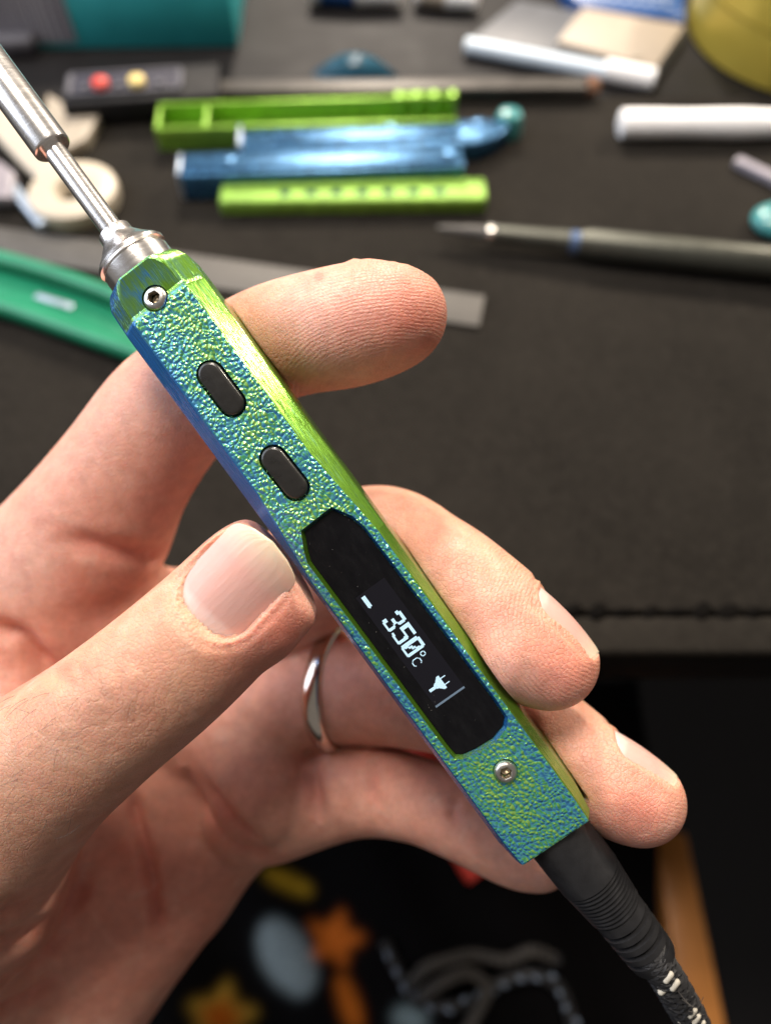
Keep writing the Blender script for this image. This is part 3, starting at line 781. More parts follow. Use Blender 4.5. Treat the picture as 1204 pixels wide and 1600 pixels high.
for parts, pl, wd, dp in CREASES:
    d = poly_dist(pl); m = np.zeros(nV, bool)
    for p in parts: m |= isf[p]
    ends = np.minimum(np.hypot(PX - pl[0][0], PY - pl[0][1]), np.hypot(PX - pl[-1][0], PY - pl[-1][1]))*dep/FPX
    g = np.exp(-(d/wd)**2)*m*np.clip(facing*2.5, 0, 1)*np.clip(ends/(3.5*wd), 0, 1)
    disp -= dp*g; wr += min(1, dp)*g
disp += 0.25*np.exp(-(np.hypot(PX - 172, PY - 1075)/42)**4)*isf['thumb']*(facing > 0)
V = V + N*disp[:, None]

# nails
class Nail:
    def __init__(s, c, L, Nn, hl, hw, Rw, Rl=60, pr=3.0):
        s.N = np.array(Nn, float)/np.linalg.norm(Nn); L = np.array(L, float); L -= s.N*(L @ s.N); s.L = L/np.linalg.norm(L)
        s.W = np.cross(s.N, s.L); s.c = np.array(c, float); s.hl, s.hw, s.Rw, s.Rl, s.pr = hl, hw, Rw, Rl, pr
    def h(s, w_, l_): return -(s.Rw - np.sqrt(np.maximum(s.Rw**2 - w_**2, 0.01))) - l_**2/(2*s.Rl)
    def out(s, w_, l_):
        "2-D signed distance to the nail outline: rounded cuticle end, gently curved free edge"
        rr = np.where(l_ < 0, s.hw*0.72, 0.9); e = l_ + 0.055*w_**2*(l_ > 0)
        qx, qy = np.abs(w_) - (s.hw - rr), np.abs(e) - (s.hl - rr)
        return np.hypot(np.maximum(qx, 0), np.maximum(qy, 0)) + np.minimum(np.maximum(qx, qy), 0) - rr
    def local(s, V):
        r = V - s.c; return r @ s.W, r @ s.L, r @ s.N
def unit(*v): v = np.array(v, float); return v/np.linalg.norm(v)
def on(J_, Nn, k=0.0): return J_[0] + unit(*Nn)*(J_[1] + k)
nT = unit(-0.07, 0.06, 1.0); nM = unit(0.675, 0.63, 0.25); nR = unit(0.55, 0.79, 0.12); nI = unit(0.32, 0.90, -0.22)
NAILS = [
    ('thumb', Nail(cmm(364, 910, 102.9), (0.69, 0.72, -0.06), nT, 7.5, 6.0, 9.8, 80)),
    ('middle', Nail(on(J(836, 1009, 117.3, 78), nM, -0.5), (0.70, -0.71, 0.0), nM, 6.7, 5.2, 7.4, 40)),
    ('ring', Nail(on(J(973, 1221, 121, 66), nR, -0.5), (0.80, -0.58, 0.0), nR, 6.0, 4.7, 6.8, 40)),
    ('index', Nail(on(J(600, 496, 118.5, 79), nI, -0.3), (0.97, -0.12, 0.05), nI, 6.6, 5.2, 7.6, 30)),
]
for nm, nl in NAILS:
    w_, l_, n_ = nl.local(V); near = (n_ > -5) & (np.abs(w_) < nl.hw + 4) & (np.abs(l_) < nl.hl + 4) & isf[nm]
    m = nl.out(w_, l_); hgt = nl.h(np.clip(w_, -nl.hw, nl.hw), l_)
    tgt = np.minimum(n_, hgt - 0.3)
    blend = np.clip((-m - 0.05)/0.45, 0, 1)*near*(n_ > hgt - 3)
    V += nl.N[None]*((tgt - n_)*blend)[:, None]
    side = np.clip((nl.hl*0.75 - l_)/2.0, 0, 1)
    mc, mw_, up_ = (0.65, 0.6, 1.6) if nm == 'thumb' else (0.75, 0.65, 0.9)
    rid = np.exp(-((m - mc)/mw_)**2)*near*side*(n_ > hgt - 3.5)
    want = hgt + (0.10 if nm == 'thumb' else 0.30)
    V += nl.N[None]*(np.clip(want - n_, -0.5, up_)*rid)[:, None]
# skin presses flat against the handle instead of passing through it
T4 = np.array(IMi @ CM); loc_ = (V*0.001) @ T4[:3, :3].T + T4[:3, 3]
u_ = -loc_[:, 1]; ins = (u_ > 0) & (u_ < LEN)
pen = np.stack([W + loc_[:, 0], W - loc_[:, 0], loc_[:, 2] + 0.0078, TOP - loc_[:, 2]], 1)
pen[:, 3] = np.where(isf['palm'], pen[:, 3], np.where(pen[:, 3] > 0, 1.0, -1.0))
ins &= (pen > 0).all(1); which = pen.argmin(1); amt = pen.min(1)*1000 + 0.05
dirs = np.array([[-1, 0, 0], [1, 0, 0], [0, 0, -1], [0, 0, 1]], float) @ T4[:3, :3]
V[ins] += dirs[which[ins]]*amt[ins][:, None]
loc_ = (V*0.001) @ T4[:3, :3].T + T4[:3, 3]
fm = (isf['middle'] | isf['ring'] | isf['index']) & (loc_[:, 0] > 0.001) & (loc_[:, 0] < W + 0.0001) & (loc_[:, 2] > -0.0052) & (-loc_[:, 1] > 0) & (-loc_[:, 1] < LEN)
V[fm] += dirs[1][None]*((W + 0.0001 - loc_[fm, 0])*1000)[:, None]
loc_ = (V*0.001) @ T4[:3, :3].T + T4[:3, 3]; xm = (loc_[:, 0] + W)*1000 + 0.1; sft = 3.0      # the thumb tip only ever touches the left wall
tm_ = isf['thumb'] & (xm > -sft); newx = np.where(tm_, -sft*np.exp(-(np.clip(xm, -sft, 30) + sft)/sft), xm)
V += (newx - xm)[:, None]*dirs[1][None]
V = relax(V, 1, 0.25)

# colouring of the skin, stored per vertex
def spot(parts, x, y, s, k=1.0, sy=None):
    m = np.zeros(nV, bool)
    for p in parts: m |= isf[p]
    return k*np.exp(-((PX - x)/s)**2 - ((PY - y)/(sy or s))**2)*m
red = 0.55*np.clip(wr, 0, 1)
red += spot(['index'], 650, 500, 60, 0.75) + spot(['index'], 520, 500, 70, 0.35, 40) + spot(['index'], 430, 570, 50, 0.4)
red += spot(['middle'], 890, 1060, 60, 0.6) + spot(['middle'], 800, 985, 40, 0.3) + spot(['ring'], 1010, 1270, 60, 0.55)
red += spot(['thumb'], 455, 985, 50, 0.75) + spot(['thumb'], 400, 1040, 60, 0.35) + spot(['palm', 'index'], 130, 930, 70, 0.35) + spot(['index'], 250, 780, 60, 0.3)
red += spot(['palm', 'ring', 'pinky'], 300, 1420, 160, 0.45) + spot(['ring', 'middle'], 560, 1060, 120, 0.35) + spot(['pinky'], 690, 1250, 80, 0.2)
red += spot(['palm'], 120, 1500, 120, 0.3) + spot(['index'], 498, 432, 6.5, 2.5)
pale = spot(['index'], 480, 460, 55, 0.5) + spot(['index', 'palm'], 40, 900, 70, 0.5) + spot(['index'], 200, 640, 60, 0.3) + spot(['middle'], 800, 1070, 60, 0.3) + spot(['thumb'], 455, 912, 22, 0.4)
dors = np.zeros(nV); tv = isf['thumb']; dors[tv] = 1.0*np.clip((430 - PX[tv])/160, 0, 1)*np.clip((N[tv] @ unit(-0.25, 0.35, 0.9))*1.4, 0, 1)
for nm in ('middle', 'ring'): dors[isf[nm]] = 0.9*np.clip(N[isf[nm]] @ unit(0.6, 0.7, 0.0) - 0.2, 0, 1)
fp = np.zeros(nV); fpw = np.zeros(nV)
mmx, mmy = (PX - CX)*dep/FPX, (PY - CY)*dep/FPX
i_ = isf['index']; fp[i_] = np.hypot((PX[i_] - 640)*0.62, (PY[i_] - 650))*dep[i_]/FPX/0.52; fpw[i_] = np.clip((PX[i_] - 400)/60, 0, 1)
m_ = isf['middle']; fp[m_] = np.hypot((PX[m_] - 960)*0.8, (PY[m_] - 960)*0.8)*dep[m_]/FPX/0.5; fpw[m_] = np.clip((PX[m_] - 720)/50, 0, 1)
r_ = isf['ring']; fp[r_] = np.hypot((PX[r_] - 1080)*0.8, (PY[r_] - 1190)*0.8)*dep[r_]/FPX/0.5; fpw[r_] = np.clip((PX[r_] - 930)/40, 0, 1)*0.6
ca_, sa_ = .707, -.707
kdx, kdy = (PX - 168)*dep/FPX, (PY - 1072)*dep/FPX
kn = np.stack([kdx*ca_ + kdy*sa_, -kdx*sa_ + kdy*ca_, np.zeros(nV)], 1)
knw = np.exp(-((kdx - .5)/9.0)**2 - ((kdy - 2.5)/8.0)**2)*isf['thumb']*np.clip(facing, 0, 1)
WV = (np.array(CM)[:3, :3] @ (V.T*0.001)).T + np.array(CM)[:3, 3]
org = np.array(P(100, 1150, 150))
me = bpy.data.meshes.new('hand'); me.vertices.add(nV); me.vertices.foreach_set('co', (WV - org).astype(np.float32).ravel())
me.loops.add(len(Q)*4); me.loops.foreach_set('vertex_index', Q.astype(np.int32).ravel())
me.polygons.add(len(Q)); me.polygons.foreach_set('loop_start', np.arange(0, len(Q)*4, 4, dtype=np.int32)); me.polygons.foreach_set('loop_total', np.full(len(Q), 4, np.int32))
me.polygons.foreach_set('use_smooth', np.ones(len(Q), bool)); me.update(calc_edges=True); me.validate()
for nm, arr in (('red', red), ('pale', pale), ('dorsal', dors), ('fp', fp), ('fpw', fpw)):
    at = me.attributes.new(nm, 'FLOAT', 'POINT'); at.data.foreach_set('value', arr.astype(np.float32))
at = me.attributes.new('kn', 'FLOAT_VECTOR', 'POINT'); at.data.foreach_set('vector', kn.astype(np.float32).ravel())
at = me.attributes.new('knw', 'FLOAT', 'POINT'); at.data.foreach_set('value', knw.astype(np.float32))
hand = link('hand', me, M['skin']); hand.location = org
tag(hand, 'bare left hand with the thumb and fingers closed around the soldering iron', 'hand')
def nail_obj(nl):
    nu, nv = 26, 30; verts = []; inside = {}
    top, vals, wv = [], [], []
    for i in range(nu + 1):
        for j in range(nv + 1):
            # polar-like map of the unit square onto the outline, so the edge is clean
            a, b = (i/nu*2 - 1), (j/nv*2 - 1)
            l_ = b*nl.hl
            lo_, hi_ = 0.0, nl.hw
            for _ in range(18):
                mid = (lo_ + hi_)/2
                if nl.out(np.array(mid), np.array(l_)) < 0: lo_ = mid
                else: hi_ = mid
            ww = a*max(lo_, 0.02); l2 = l_ - (0.055*ww*ww if l_ > 0 else 0)*0
            top.append(nl.c + nl.W*ww + nl.L*l2 + nl.N*float(nl.h(np.array(ww), np.array(l2)))); vals.append((b + 1)/2); wv.append(a)
    n1 = (nu+1)*(nv+1); bot = [p - nl.N*0.55 for p in top]
    pts = [CM @ Vector(p*0.001) - Vector(org) for p in top + bot]
    f = []; ix = lambda i, j: i*(nv+1) + j
    for i in range(nu):
        for j in range(nv):
            f.append((ix(i, j), ix(i+1, j), ix(i+1, j+1), ix(i, j+1))); f.append(tuple(n1 + k for k in (ix(i, j+1), ix(i+1, j+1), ix(i+1, j), ix(i, j))))
    for i in range(nu):
        for j in (0, nv): f.append((ix(i, j), ix(i+1, j), n1 + ix(i+1, j), n1 + ix(i, j)))
    for j in range(nv):
        for i in (0, nu): f.append((ix(i, j), ix(i, j+1), n1 + ix(i, j+1), n1 + ix(i, j)))
    me = bpy.data.meshes.new('fingernail'); me.from_pydata(pts, [], f)
    bm = bmesh.new(); bm.from_mesh(me); bmesh.ops.recalc_face_normals(bm, faces=bm.faces[:]); bm.to_mesh(me); bm.free()
    me.polygons.foreach_set('use_smooth', [True]*len(me.polygons)); me.set_sharp_from_angle(angle=R(50))
    for nm, arr in (('nl', vals + vals), ('nw', wv + wv)):
        at = me.attributes.new(nm, 'FLOAT', 'POINT'); at.data.foreach_set('value', np.array(arr, np.float32))
    return link('fingernail', me, M['nail'], hand)
for nm, nl in NAILS: nail_obj(nl)

# a few fine dark hairs on the back of the thumb
cand = np.where(isf['thumb'] & (PX > -30) & (PX < 135) & (PY > 1075) & (PY < 1290) & (facing > 0.15))[0]
bm = bmesh.new(); cw = np.array(CM)[:3, :3]; NW = (cw @ N.T).T
for k in rng.choice(cand, 42, replace=False):
    p = Vector(WV[k] - org); n_ = Vector(NW[k]); d_ = (CM3 @ Vector((-0.55 + rng.normal()*.3, -.45 + rng.normal()*.35, 0))); d_ = (d_ - n_*d_.dot(n_)).normalized()
    l_ = rng.uniform(.0025, .0055); pts = [p - n_*.0003, p + n_*.0004 + d_*l_*.35, p + n_*.0006 + d_*l_*.7, p + n_*.0003 + d_*l_]
    tube_bm(spline([tuple(q) for q in pts], 7), [.000024, .000024, .000022, .00002, .000017, .000013, .000008], 4, bm)
tag(from_bm('hair', bm, simple('hair', (0.05, 0.035, 0.03), 0.5), hand, smooth=60), kind='stuff')

# finger ring
rc = P(529, 1074, 150); ra = (P(700, 1090, 141) - P(510, 1072, 151)).normalized()
rq = ra.to_track_quat('Y', 'Z').to_matrix().to_4x4()
rr = 86*151/FPX*0.001 + 0.0002
bm = bmesh.new(); seg = 64; prof = [(-0.0018, 0.0000), (-0.0016, 0.0006), (-0.0008, 0.0011), (0.0008, 0.0011), (0.0016, 0.0006), (0.0018, 0.0), (0.0014, -0.0004), (-0.0014, -0.0004)]
rg = [[bm.verts.new(((rr + 0.0001 + h_)*math.cos(2*math.pi*i/seg), t_, (rr + 0.0001 + h_)*math.sin(2*math.pi*i/seg))) for t_, h_ in prof] for i in range(seg)]
for i in range(seg):
    for j in range(8): bm.faces.new((rg[i][j], rg[(i+1) % seg][j], rg[(i+1) % seg][(j+1) % 8], rg[i][(j+1) % 8]))
tag(from_bm('finger_ring', bm, M['ring'], mw=Matrix.Translation(rc) @ rq, smooth=50), 'plain polished silver band worn on the ring finger', 'ring')

# ------------------------------------------------------------------ things on the desk
def frame(p0, p1, h=0.0):
    "matrix at p0 with X towards p1, Z up"
    a = Vector(p0); d = Vector(p1) - a; d.z = 0; d.normalize(); y = Vector((-d.y, d.x, 0))
    return Matrix(((d.x, y.x, 0, a.x), (d.y, y.y, 0, a.y), (0, 0, 1, a.z + h), (0, 0, 0, 1))), (Vector(p1) - a).length
def local(mw, pts): mi = mw.inverted(); return [tuple((mi @ Vector(p)).xy) for p in pts]

# teal box with a printed code
mw, ln = frame(D(-40, 78, base=DESK-.006), D(372, 74, base=DESK-.006))
t = tag(empty('carton', mw), 'teal cardboard carton with a grey bar code at one end', 'box')
H_ = 0.027
box('carton_body', (0, ln, 0, 0.09, 0, H_), M['teal'], t, bev=0.0006)
box('bar_code_label', (0.004, ln*0.40, -0.0004, -0.0001, 0.003, H_-0.002), M['barcode'], t, bev=0)
box('lid_edge', (-.0002, ln+.0002, -0.0005, 0.0902, H_-0.0022, H_+0.0004), M['tealtop'], t, bev=0.0003)

# small black instrument with a panel
mw, ln = frame(D(110, 202), D(350, 186))
t = tag(empty('instrument_case', mw), 'black plastic case with a grey panel carrying a red and a yellow button', 'case')
box('case_body', (0, ln, 0, 0.022, 0, 0.010), M['black'], t, bev=0.0012)
pn = box('face_panel', (0.004, ln*0.73, 0.0052, 0.0172, 0.0101, 0.0110), M['panel'], t, bev=0.0004)
box('panel_border', (0.002, ln*0.75, 0.0038, 0.0050, 0.0101, 0.0114), M['greypl'], t); box('panel_border', (0.002, ln*0.75, 0.0174, 0.0186, 0.0101, 0.0114), M['greypl'], t)
box('panel_border', (0.0012, 0.0038, 0.0052, 0.0172, 0.0101, 0.0114), M['greypl'], t); box('panel_border', (ln*0.732, ln*0.765, 0.0052, 0.0172, 0.0101, 0.0114), M['greypl'], t)
for x, m_ in ((0.25, 'red'), (0.48, 'yellow')):
    bm = lathe_bm([(0, 0.0032), (0.0022, 0.0032), (0.0028, 0.0026), (0.003, 0.001)], 20, 'Z')
    o = from_bm('push_button', bm, M[m_], pn, smooth=40); o.location = (ln*x, 0.0085, 0.0110)
for x in (0.14, 0.36, 0.62):
    bm = lathe_bm([(0, 0.0016), (0.001, 0.0016), (0.0013, 0.001)], 16, 'Z'); o = from_bm('socket', bm, M['greypl'], pn, smooth=40); o.location = (ln*x, 0.008, 0.0110)

# long grey rod
mw, ln = frame(D(300, 158), D(912, 152)); t = tag(empty('metal_rod', mw), 'long dull grey metal rod with a copper end lying behind the printed shells', 'rod')
box('rod_body', (0, ln, -0.003, 0.005, 0, 0.006), M['rod'], t, bev=0.001)
bm = lathe_bm([(0, 0.0036), (0.004, 0.0036), (0.0055, 0.0022)], 20, 'X'); o = from_bm('end_cap', bm, M['copper'], t, smooth=40); o.location = (ln, 0.001, 0.0037)

# blue translucent scrap: curved leaf-like offcut
mw, ln = frame(D(488, 118), D(622, 122)); bm = bmesh.new(); nu, nv = 16, 6; g_ = []
for i in range(nu+1):
    s_ = i/nu; row = []
    for j in range(nv+1):
        q = j/nv; wd = 0.016*math.sin(math.pi*min(1, max(0.02, s_)))**0.8
        row.append(bm.verts.new((s_*ln, (q - 0.35)*wd, 0.0006 + 0.007*math.sin(math.pi*s_)*(1-(2*q-1)**2) + 0.0004*math.sin(q*22))))
    g_.append(row)
for i in range(nu):
    for j in range(nv): bm.faces.new((g_[i][j], g_[i+1][j], g_[i+1][j+1], g_[i][j+1]))
r_ = bmesh.ops.solidify(bm, geom=bm.faces[:], thickness=0.0006)
tag(from_bm('plastic_offcut', bm, M['scrap'], mw=mw, smooth=50), 'curled blue plastic offcut lying behind the grey rod', 'offcut')

# printed shells
def channel(root, name, ln, wd, ht, wall, mat, floor=0.0014):
    bm = bmesh.new(); bm_box(bm, 0, ln, 0, wd, 0, floor); bevel_all(bm, .0003)
    from_bm(name, bm, mat, root, smooth=40)
    for y in (0, wd - wall): box('side_wall', (0.0001, ln - .0001, y + .00005, y + wall - .00005, floor, ht), mat, root, bev=0.0003)
mw, ln = frame(D(250, 236), D(712, 222)); t = tag(empty('green_shell', mw), 'long open lime green printed shell with a row of posts at one end', 'printed shell')
channel(t, 'shell_floor', ln, 0.0165, 0.009, 0.0014, M['silk_green'])
for x in (0.0, 0.018): box('cross_rib', (x, x + .0013, 0.0015, 0.015, 0.0014, 0.0085), M['silk_green'], t, bev=.0002)
for x in (0.80, 0.86, 0.92, 0.985): box('post', (ln*x, ln*x + .0022, 0.0105, 0.0149, 0.0014, 0.012), M['silk_green'], t, bev=.0003)
box('rear_tab', (ln*0.80, ln*0.99, 0.0166, 0.0178, 0.0, 0.0095), M['silk_green'], t)
mw, ln = frame(D(382, 264), D(800, 250)); t = tag(empty('blue_shell', mw), 'blue printed shell with a round knob on its curved end', 'printed shell')
bm = prism_bm([(0, 0), (ln*.86, 0), (ln*.93, .003), (ln*.99, .009), (ln*.985, .0135), (ln*.92, .0145), (0, .0135)], 0, 0.0075); bevel_all(bm, .0008)
o = from_bm('shell_body', bm, M['silk_blue'], t, smooth=40)
box('slot_insert', (0.012, ln*.80, .0035, .0100, .0076, .0086), M['silk_blue'], t)
box('end_lip', (-.0012, -.0001, .0005, .013, 0, .0095), M['silver_stick'], t)
bm = lathe_bm([(0, .0052), (.006, .0052), (.0085, .0042), (.0092, .0025)], 24, 'Z'); o = from_bm('knob', bm, M['tealpl'], t, smooth=40); o.location = (ln*1.0, .0155, .0005)
for x in (.55, .88): 
    bm = lathe_bm([(0, .0022), (.0008, .0022), (.001, .0016)], 16, 'Z'); o = from_bm('boss', bm, M['silk_blue'], t, smooth=40); o.location = (ln*x, .0117, .0075)
mw, ln = frame(D(291, 314), D(722, 300)); t = tag(empty('blue_shell', mw), 'square-ended blue printed shell lying against the holed green strip', 'printed shell')
box('shell_body', (0, ln, 0, 0.0125, 0, 0.0105), M['silk_blue'], t, bev=.0007)
box('raised_bar', (.003, ln*.95, .0025, .0100, .0106, .0114), M['silk_blue'], t); box('end_lip', (-.0012, -.0001, .0003, .0122, .0002, .0108), M['silver_stick'], t)
for x in (.15, .93): box('clip', (ln*x, ln*x + .004, .004, .008, .0115, .0123), M['silk_blue'], t, bev=.0003)
mw, ln = frame(D(346, 338), D(758, 334)); t = tag(empty('green_strip', mw), 'lime green printed strip pierced by a row of seven small holes', 'printed shell')
bm = bmesh.new(); bm_box(bm, 0, ln, 0, .0120, 0, .0062); bevel_all(bm, .0012, 3)
o = from_bm('strip_body', bm, M['strip_green'], t, smooth=40); cut = []
for i in range(7):
    c_ = from_bm('cutter', lathe_bm([(-.002, .0020), (.01, .0020)], 18, 'Z'), M['silk_green'], t); c_.location = (ln*(.245 + i*.0965), .0046, 0); cut.append(c_)
cut.append(from_bm('cutter', lathe_bm([(.0056, .0046), (.0056, .0050), (.009, .0050)], 24, 'Z'), M['silk_green'], t)); cut[-1].location = (ln*.955, .006, 0)
boolean(o, cut)
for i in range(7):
    c_ = from_bm('hole_shade_plug', lathe_bm([(.001, .00195), (.0059, .00195)], 18, 'Z'), M['hole_shade'], o, smooth=30); c_.location = (ln*(.245 + i*.0965), .0046, 0)  # dark plugs almost flush with the top, painted shade for the holes
o.data.polygons.foreach_set('use_smooth', [True]*len(o.data.polygons)); o.data.set_sharp_from_angle(angle=R(35))

# folded card wallet with a white tube, blue leaflet
base = [D(x, y, base=DESK-.006) for x, y in ((726, 80), (806, 14), (1068, 62), (1020, 136))]
mw, ln = frame(base[0], base[3]); pts = local(mw, base)
t = tag(empty('card_wallet', mw), 'flat grey wallet with a cream card and a white tube along its edge', 'wallet')
bm = prism_bm(pts, 0, .004); bevel_all(bm, .0005); from_bm('grey_cover', bm, M['card_grey'], t, smooth=40)
bm = prism_bm(local(mw, [D(x, y, .0, base=DESK-.006) for x, y in ((866, 86), (906, 34), (1062, 62), (1018, 128))]), .0041, .0062); bevel_all(bm, .0003); from_bm('cream_card', bm, M['card_cream'], t, smooth=40)
bm = lathe_bm([(0, .0012), (.0008, .0034), (ln*.74, .0034)], 24, 'X'); o = from_bm('white_tube', bm, M['tube'], t, smooth=40); o.location = (0, -.002, .0036)
bm = lathe_bm([(ln*.74, .0042), (ln*.99, .0042), (ln, .003)], 24, 'X'); o = from_bm('tube_cap', bm, M['white'], t, smooth=40); o.location = (0, -.002, .0043)
bm = lathe_bm([(0, .0024), (.0008, .0024)], 18, 'Z'); o = from_bm('card_stud', bm, M['beige'], t, smooth=40); o.location = (*local(mw, [D(992, 90)])[0], .0062)
q = [D(x, y, base=DESK-.006) for x, y in ((872, 4), (905, 32), (1062, 56), (1058, -6), (1040, -40), (860, -40))]
mw, ln = frame(q[0], q[2]); t = tag(empty('leaflet', mw), 'blue printed leaflet with pale lettering beyond the cream card', 'leaflet')
bm = prism_bm(local(mw, q), 0, .0066); bevel_all(bm, .0003); from_bm('leaflet_sheet', bm, M['leaf_blue'], t, smooth=40)
a_, b_ = local(mw, [D(915, 20, base=DESK-.006)])[0], local(mw, [D(1045, 36, base=DESK-.006)])[0]
d_ = Vector(b_) - Vector(a_); n_ = Vector((-d_.y, d_.x)).normalized()
for row in range(2):
    for k in range(8):
        p_ = Vector(a_) + d_*(k/8) + n_*(row*.006); e_ = p_ + d_*(.075)
        box('lettering', (min(p_.x, e_.x), max(p_.x, e_.x), p_.y, p_.y + .0026, .0067, .0069), M['silver_stick'], t, bev=0)

# yellow tin
c_ = D(1262, 52, base=DESK-.006); r_ = (D(1100, 90, base=DESK-.006) - c_).xy.length
t = tag(empty('round_tin', Matrix.Translation(c_)), 'round yellow tin with a lid seam beside the cream card', 'tin')
from_bm('tin_body', lathe_bm([(0, r_*.97), (.0012, r_), (.021, r_), (.0215, r_*.985), (.0222, r_*.985)], 96, 'Z'), M['tin'], t, smooth=30)
from_bm('tin_lid', lathe_bm([(.0222, r_*.99), (.0226, r_*1.012), (.038, r_*1.012), (.039, r_), (.0388, r_*.95)], 96, 'Z'), M['tin'], t, smooth=30)

# white roll
p0, p1 = D(968, 226), D(1230, 226); mw, ln = frame(p0, p1)
bm = bmesh.new(); prof = []
for i in range(15):
    s_ = i/14; prof.append((s_*ln*1.3, .0054*(1 + .05*math.sin(5*s_) + .04*math.sin(13*s_ + 1))))
bm = lathe_bm([(-.0006, .0046)] + prof, 24, 'X')
for v in bm.verts: v.co.z *= .9
o = from_bm('paper_roll', bm, M['white'], smooth=40, mw=mw @ Matrix.Translation((0, .0054, .0051)))
tag(o, 'rolled white paper tissue lying near the yellow tin', 'paper roll')

# lavender stick and teal knob at the edge
mw, ln = frame(D(1140, 262), D(1290, 335))
tag(box('plastic_stick', (0, ln, 0, .0045, 0, .0035), M['lavender'], mw=mw, bev=.0010), 'pale lavender plastic stick below the white paper roll', 'stick')
bm = bmesh.new(); bmesh.ops.create_uvsphere(bm, u_segments=28, v_segments=16, radius=1, matrix=Matrix.Diagonal((.011, .0085, .0045, 1)))
for v in bm.verts:
    if v.co.z < -.003: v.co.z = -.003
c_ = D(1216, 356); tag(from_bm('teal_pebble', bm, M['tealpl'], mw=Matrix.Translation(c_ + Vector((0, 0, .003))), smooth=60), 'small rounded teal plastic piece beside the olive screwdriver', 'plastic piece')

# precision screwdriver
mw, ln = frame(D(680, 384), D(1204, 440)); t = tag(empty('screwdriver', mw @ Matrix.Translation((0, .0025, .0055))), 'olive grey precision screwdriver with a fine steel bit', 'screwdriver')
k_ = ln
from_bm('bit', lathe_bm([(0, .0008), (k_*.03, .0014), (k_*.07, .0016), (k_*.09, .0021), (k_*.155, .0023)], 24, 'X'), M['ruler'], t, smooth=30)
from_bm('collar_ring', lathe_bm([(k_*.150, .0027), (k_*.153, .0031), (k_*.168, .0031), (k_*.17, .0027)], 24, 'X'), M['steel'], t, smooth=30)
from_bm('neck', lathe_bm([(k_*.165, .0029), (k_*.40, .0038)], 24, 'X'), M['olive'], t, smooth=30)
from_bm('coloured_ring', lathe_bm([(k_*.395, .0036), (k_*.397, .0039), (k_*.425, .0039), (k_*.427, .0036)], 24, 'X'), M['bluering'], t, smooth=30)
from_bm('grip', lathe_bm([(k_*.42, .0038), (k_*.45, .0049), (k_*1.25, .0055), (k_*1.28, .0040)], 32, 'X'), M['olive'], t, smooth=30)

# steel ruler
q = [D(x, y) for x, y in ((748, 514), (756, 462))]
far = [D(-60, 326), D(-60, 396)]
mw, ln = frame(far[1], q[0]); t = tag(empty('steel_ruler', mw), 'worn flat steel ruler lying across the mat under the index finger', 'ruler')
ww = .0140
bm = prism_bm([(0, 0), (ln, 0), (ln, ww), (0, ww)], 0.0002, .0012); bevel_all(bm, .0002); o = from_bm('ruler_blade', bm, M['ruler'], t, smooth=40)
for i in range(60):
    x = .004 + i*(ln - .008)/59; l_ = .0045 if i % 5 == 0 else .0026
    box('tick', (x, x + .0003, ww - l_, ww - .0004, .00122, .00130), M['ticks'], o, bev=0)

# cream disc with a handle strip, beige wedge, silver stick
c_ = D(122, 318); r_ = (D(192, 312) - c_).xy.length
t = tag(empty('cream_spool', Matrix.Translation(c_)), 'cream plastic ring with a long curved strap beside the metal soldering tip', 'spool')
bm = bmesh.new(); seg = 64
prof = [(r_*.30, .0005), (r_*.34, .0050), (r_*.42, .0066), (r_*.86, .0072), (r_*.97, .0060), (r_, .0035), (r_*.97, .0005)]
rg = [[bm.verts.new((a_*math.cos(2*math.pi*i/seg), a_*math.sin(2*math.pi*i/seg), z_)) for a_, z_ in prof] for i in range(seg)]
for i in range(seg):
    for j in range(len(prof)): bm.faces.new((rg[i][j], rg[(i+1) % seg][j], rg[(i+1) % seg][(j+1) % len(prof)], rg[i][(j+1) % len(prof)]))
from_bm('disc', bm, M['cream'], t, smooth=40)
pth = [D(x, y) - c_ + Vector((0, 0, .004)) for x, y in ((92, 292), (55, 256), (18, 215), (-10, 170), (-40, 110))]
sp = spline([tuple(p) for p in pth], 24); bm = tube_bm(sp, .0058, 16)
for v in bm.verts: v.co.z = .0040 + (v.co.z - .0040)*.45
from_bm('strap', bm, M['cream'], t, smooth=60)
q = [D(x, y) for x, y in ((112, 250), (140, 236), (168, 186), (108, 184))]
mw, ln = frame(q[0], q[1]); bm = prism_bm(local(mw, q), 0, .005); bevel_all(bm, .0006)
tag(from_bm('plastic_wedge', bm, M['beige'], mw=mw, smooth=40), 'small beige plastic wedge between the cream ring and the black case', 'wedge')
q = [D(x, y) for x, y in ((70, 240), (112, 246), (106, 176), (80, 160))]
mw, ln = frame(q[0], q[1]); bm = prism_bm(local(mw, q), 0, .004); bevel_all(bm, .0006)
tag(from_bm('plastic_block', bm, M['beige'], mw=mw, smooth=40), 'flat beige plastic block tucked behind the soldering tip', 'block')
mw, ln = frame(D(74, 364), D(22, 300)); bm = bmesh.new(); bm_box(bm, 0, ln, -.002, .002, 0, .003); bevel_all(bm, .0009, 3)
tag(from_bm('metal_stick', bm, M['silver_stick'], mw=mw @ Matrix.Translation((0, 0, .0014)), smooth=40), 'short silver blue metal stick lying beside the cream ring', 'stick')
q = [D(x, y) for x, y in ((-40, 330), (28, 330), (34, 290), (10, 272), (-40, 272))]
mw, ln = frame(q[0], q[1]); bm = prism_bm(local(mw, q), 0.0014, .006); bevel_all(bm, .001)
tag(from_bm('plastic_scrap', bm, M['lavender'], mw=mw, smooth=40), 'pale grey plastic scrap at the end of the silver blue stick', 'scrap')

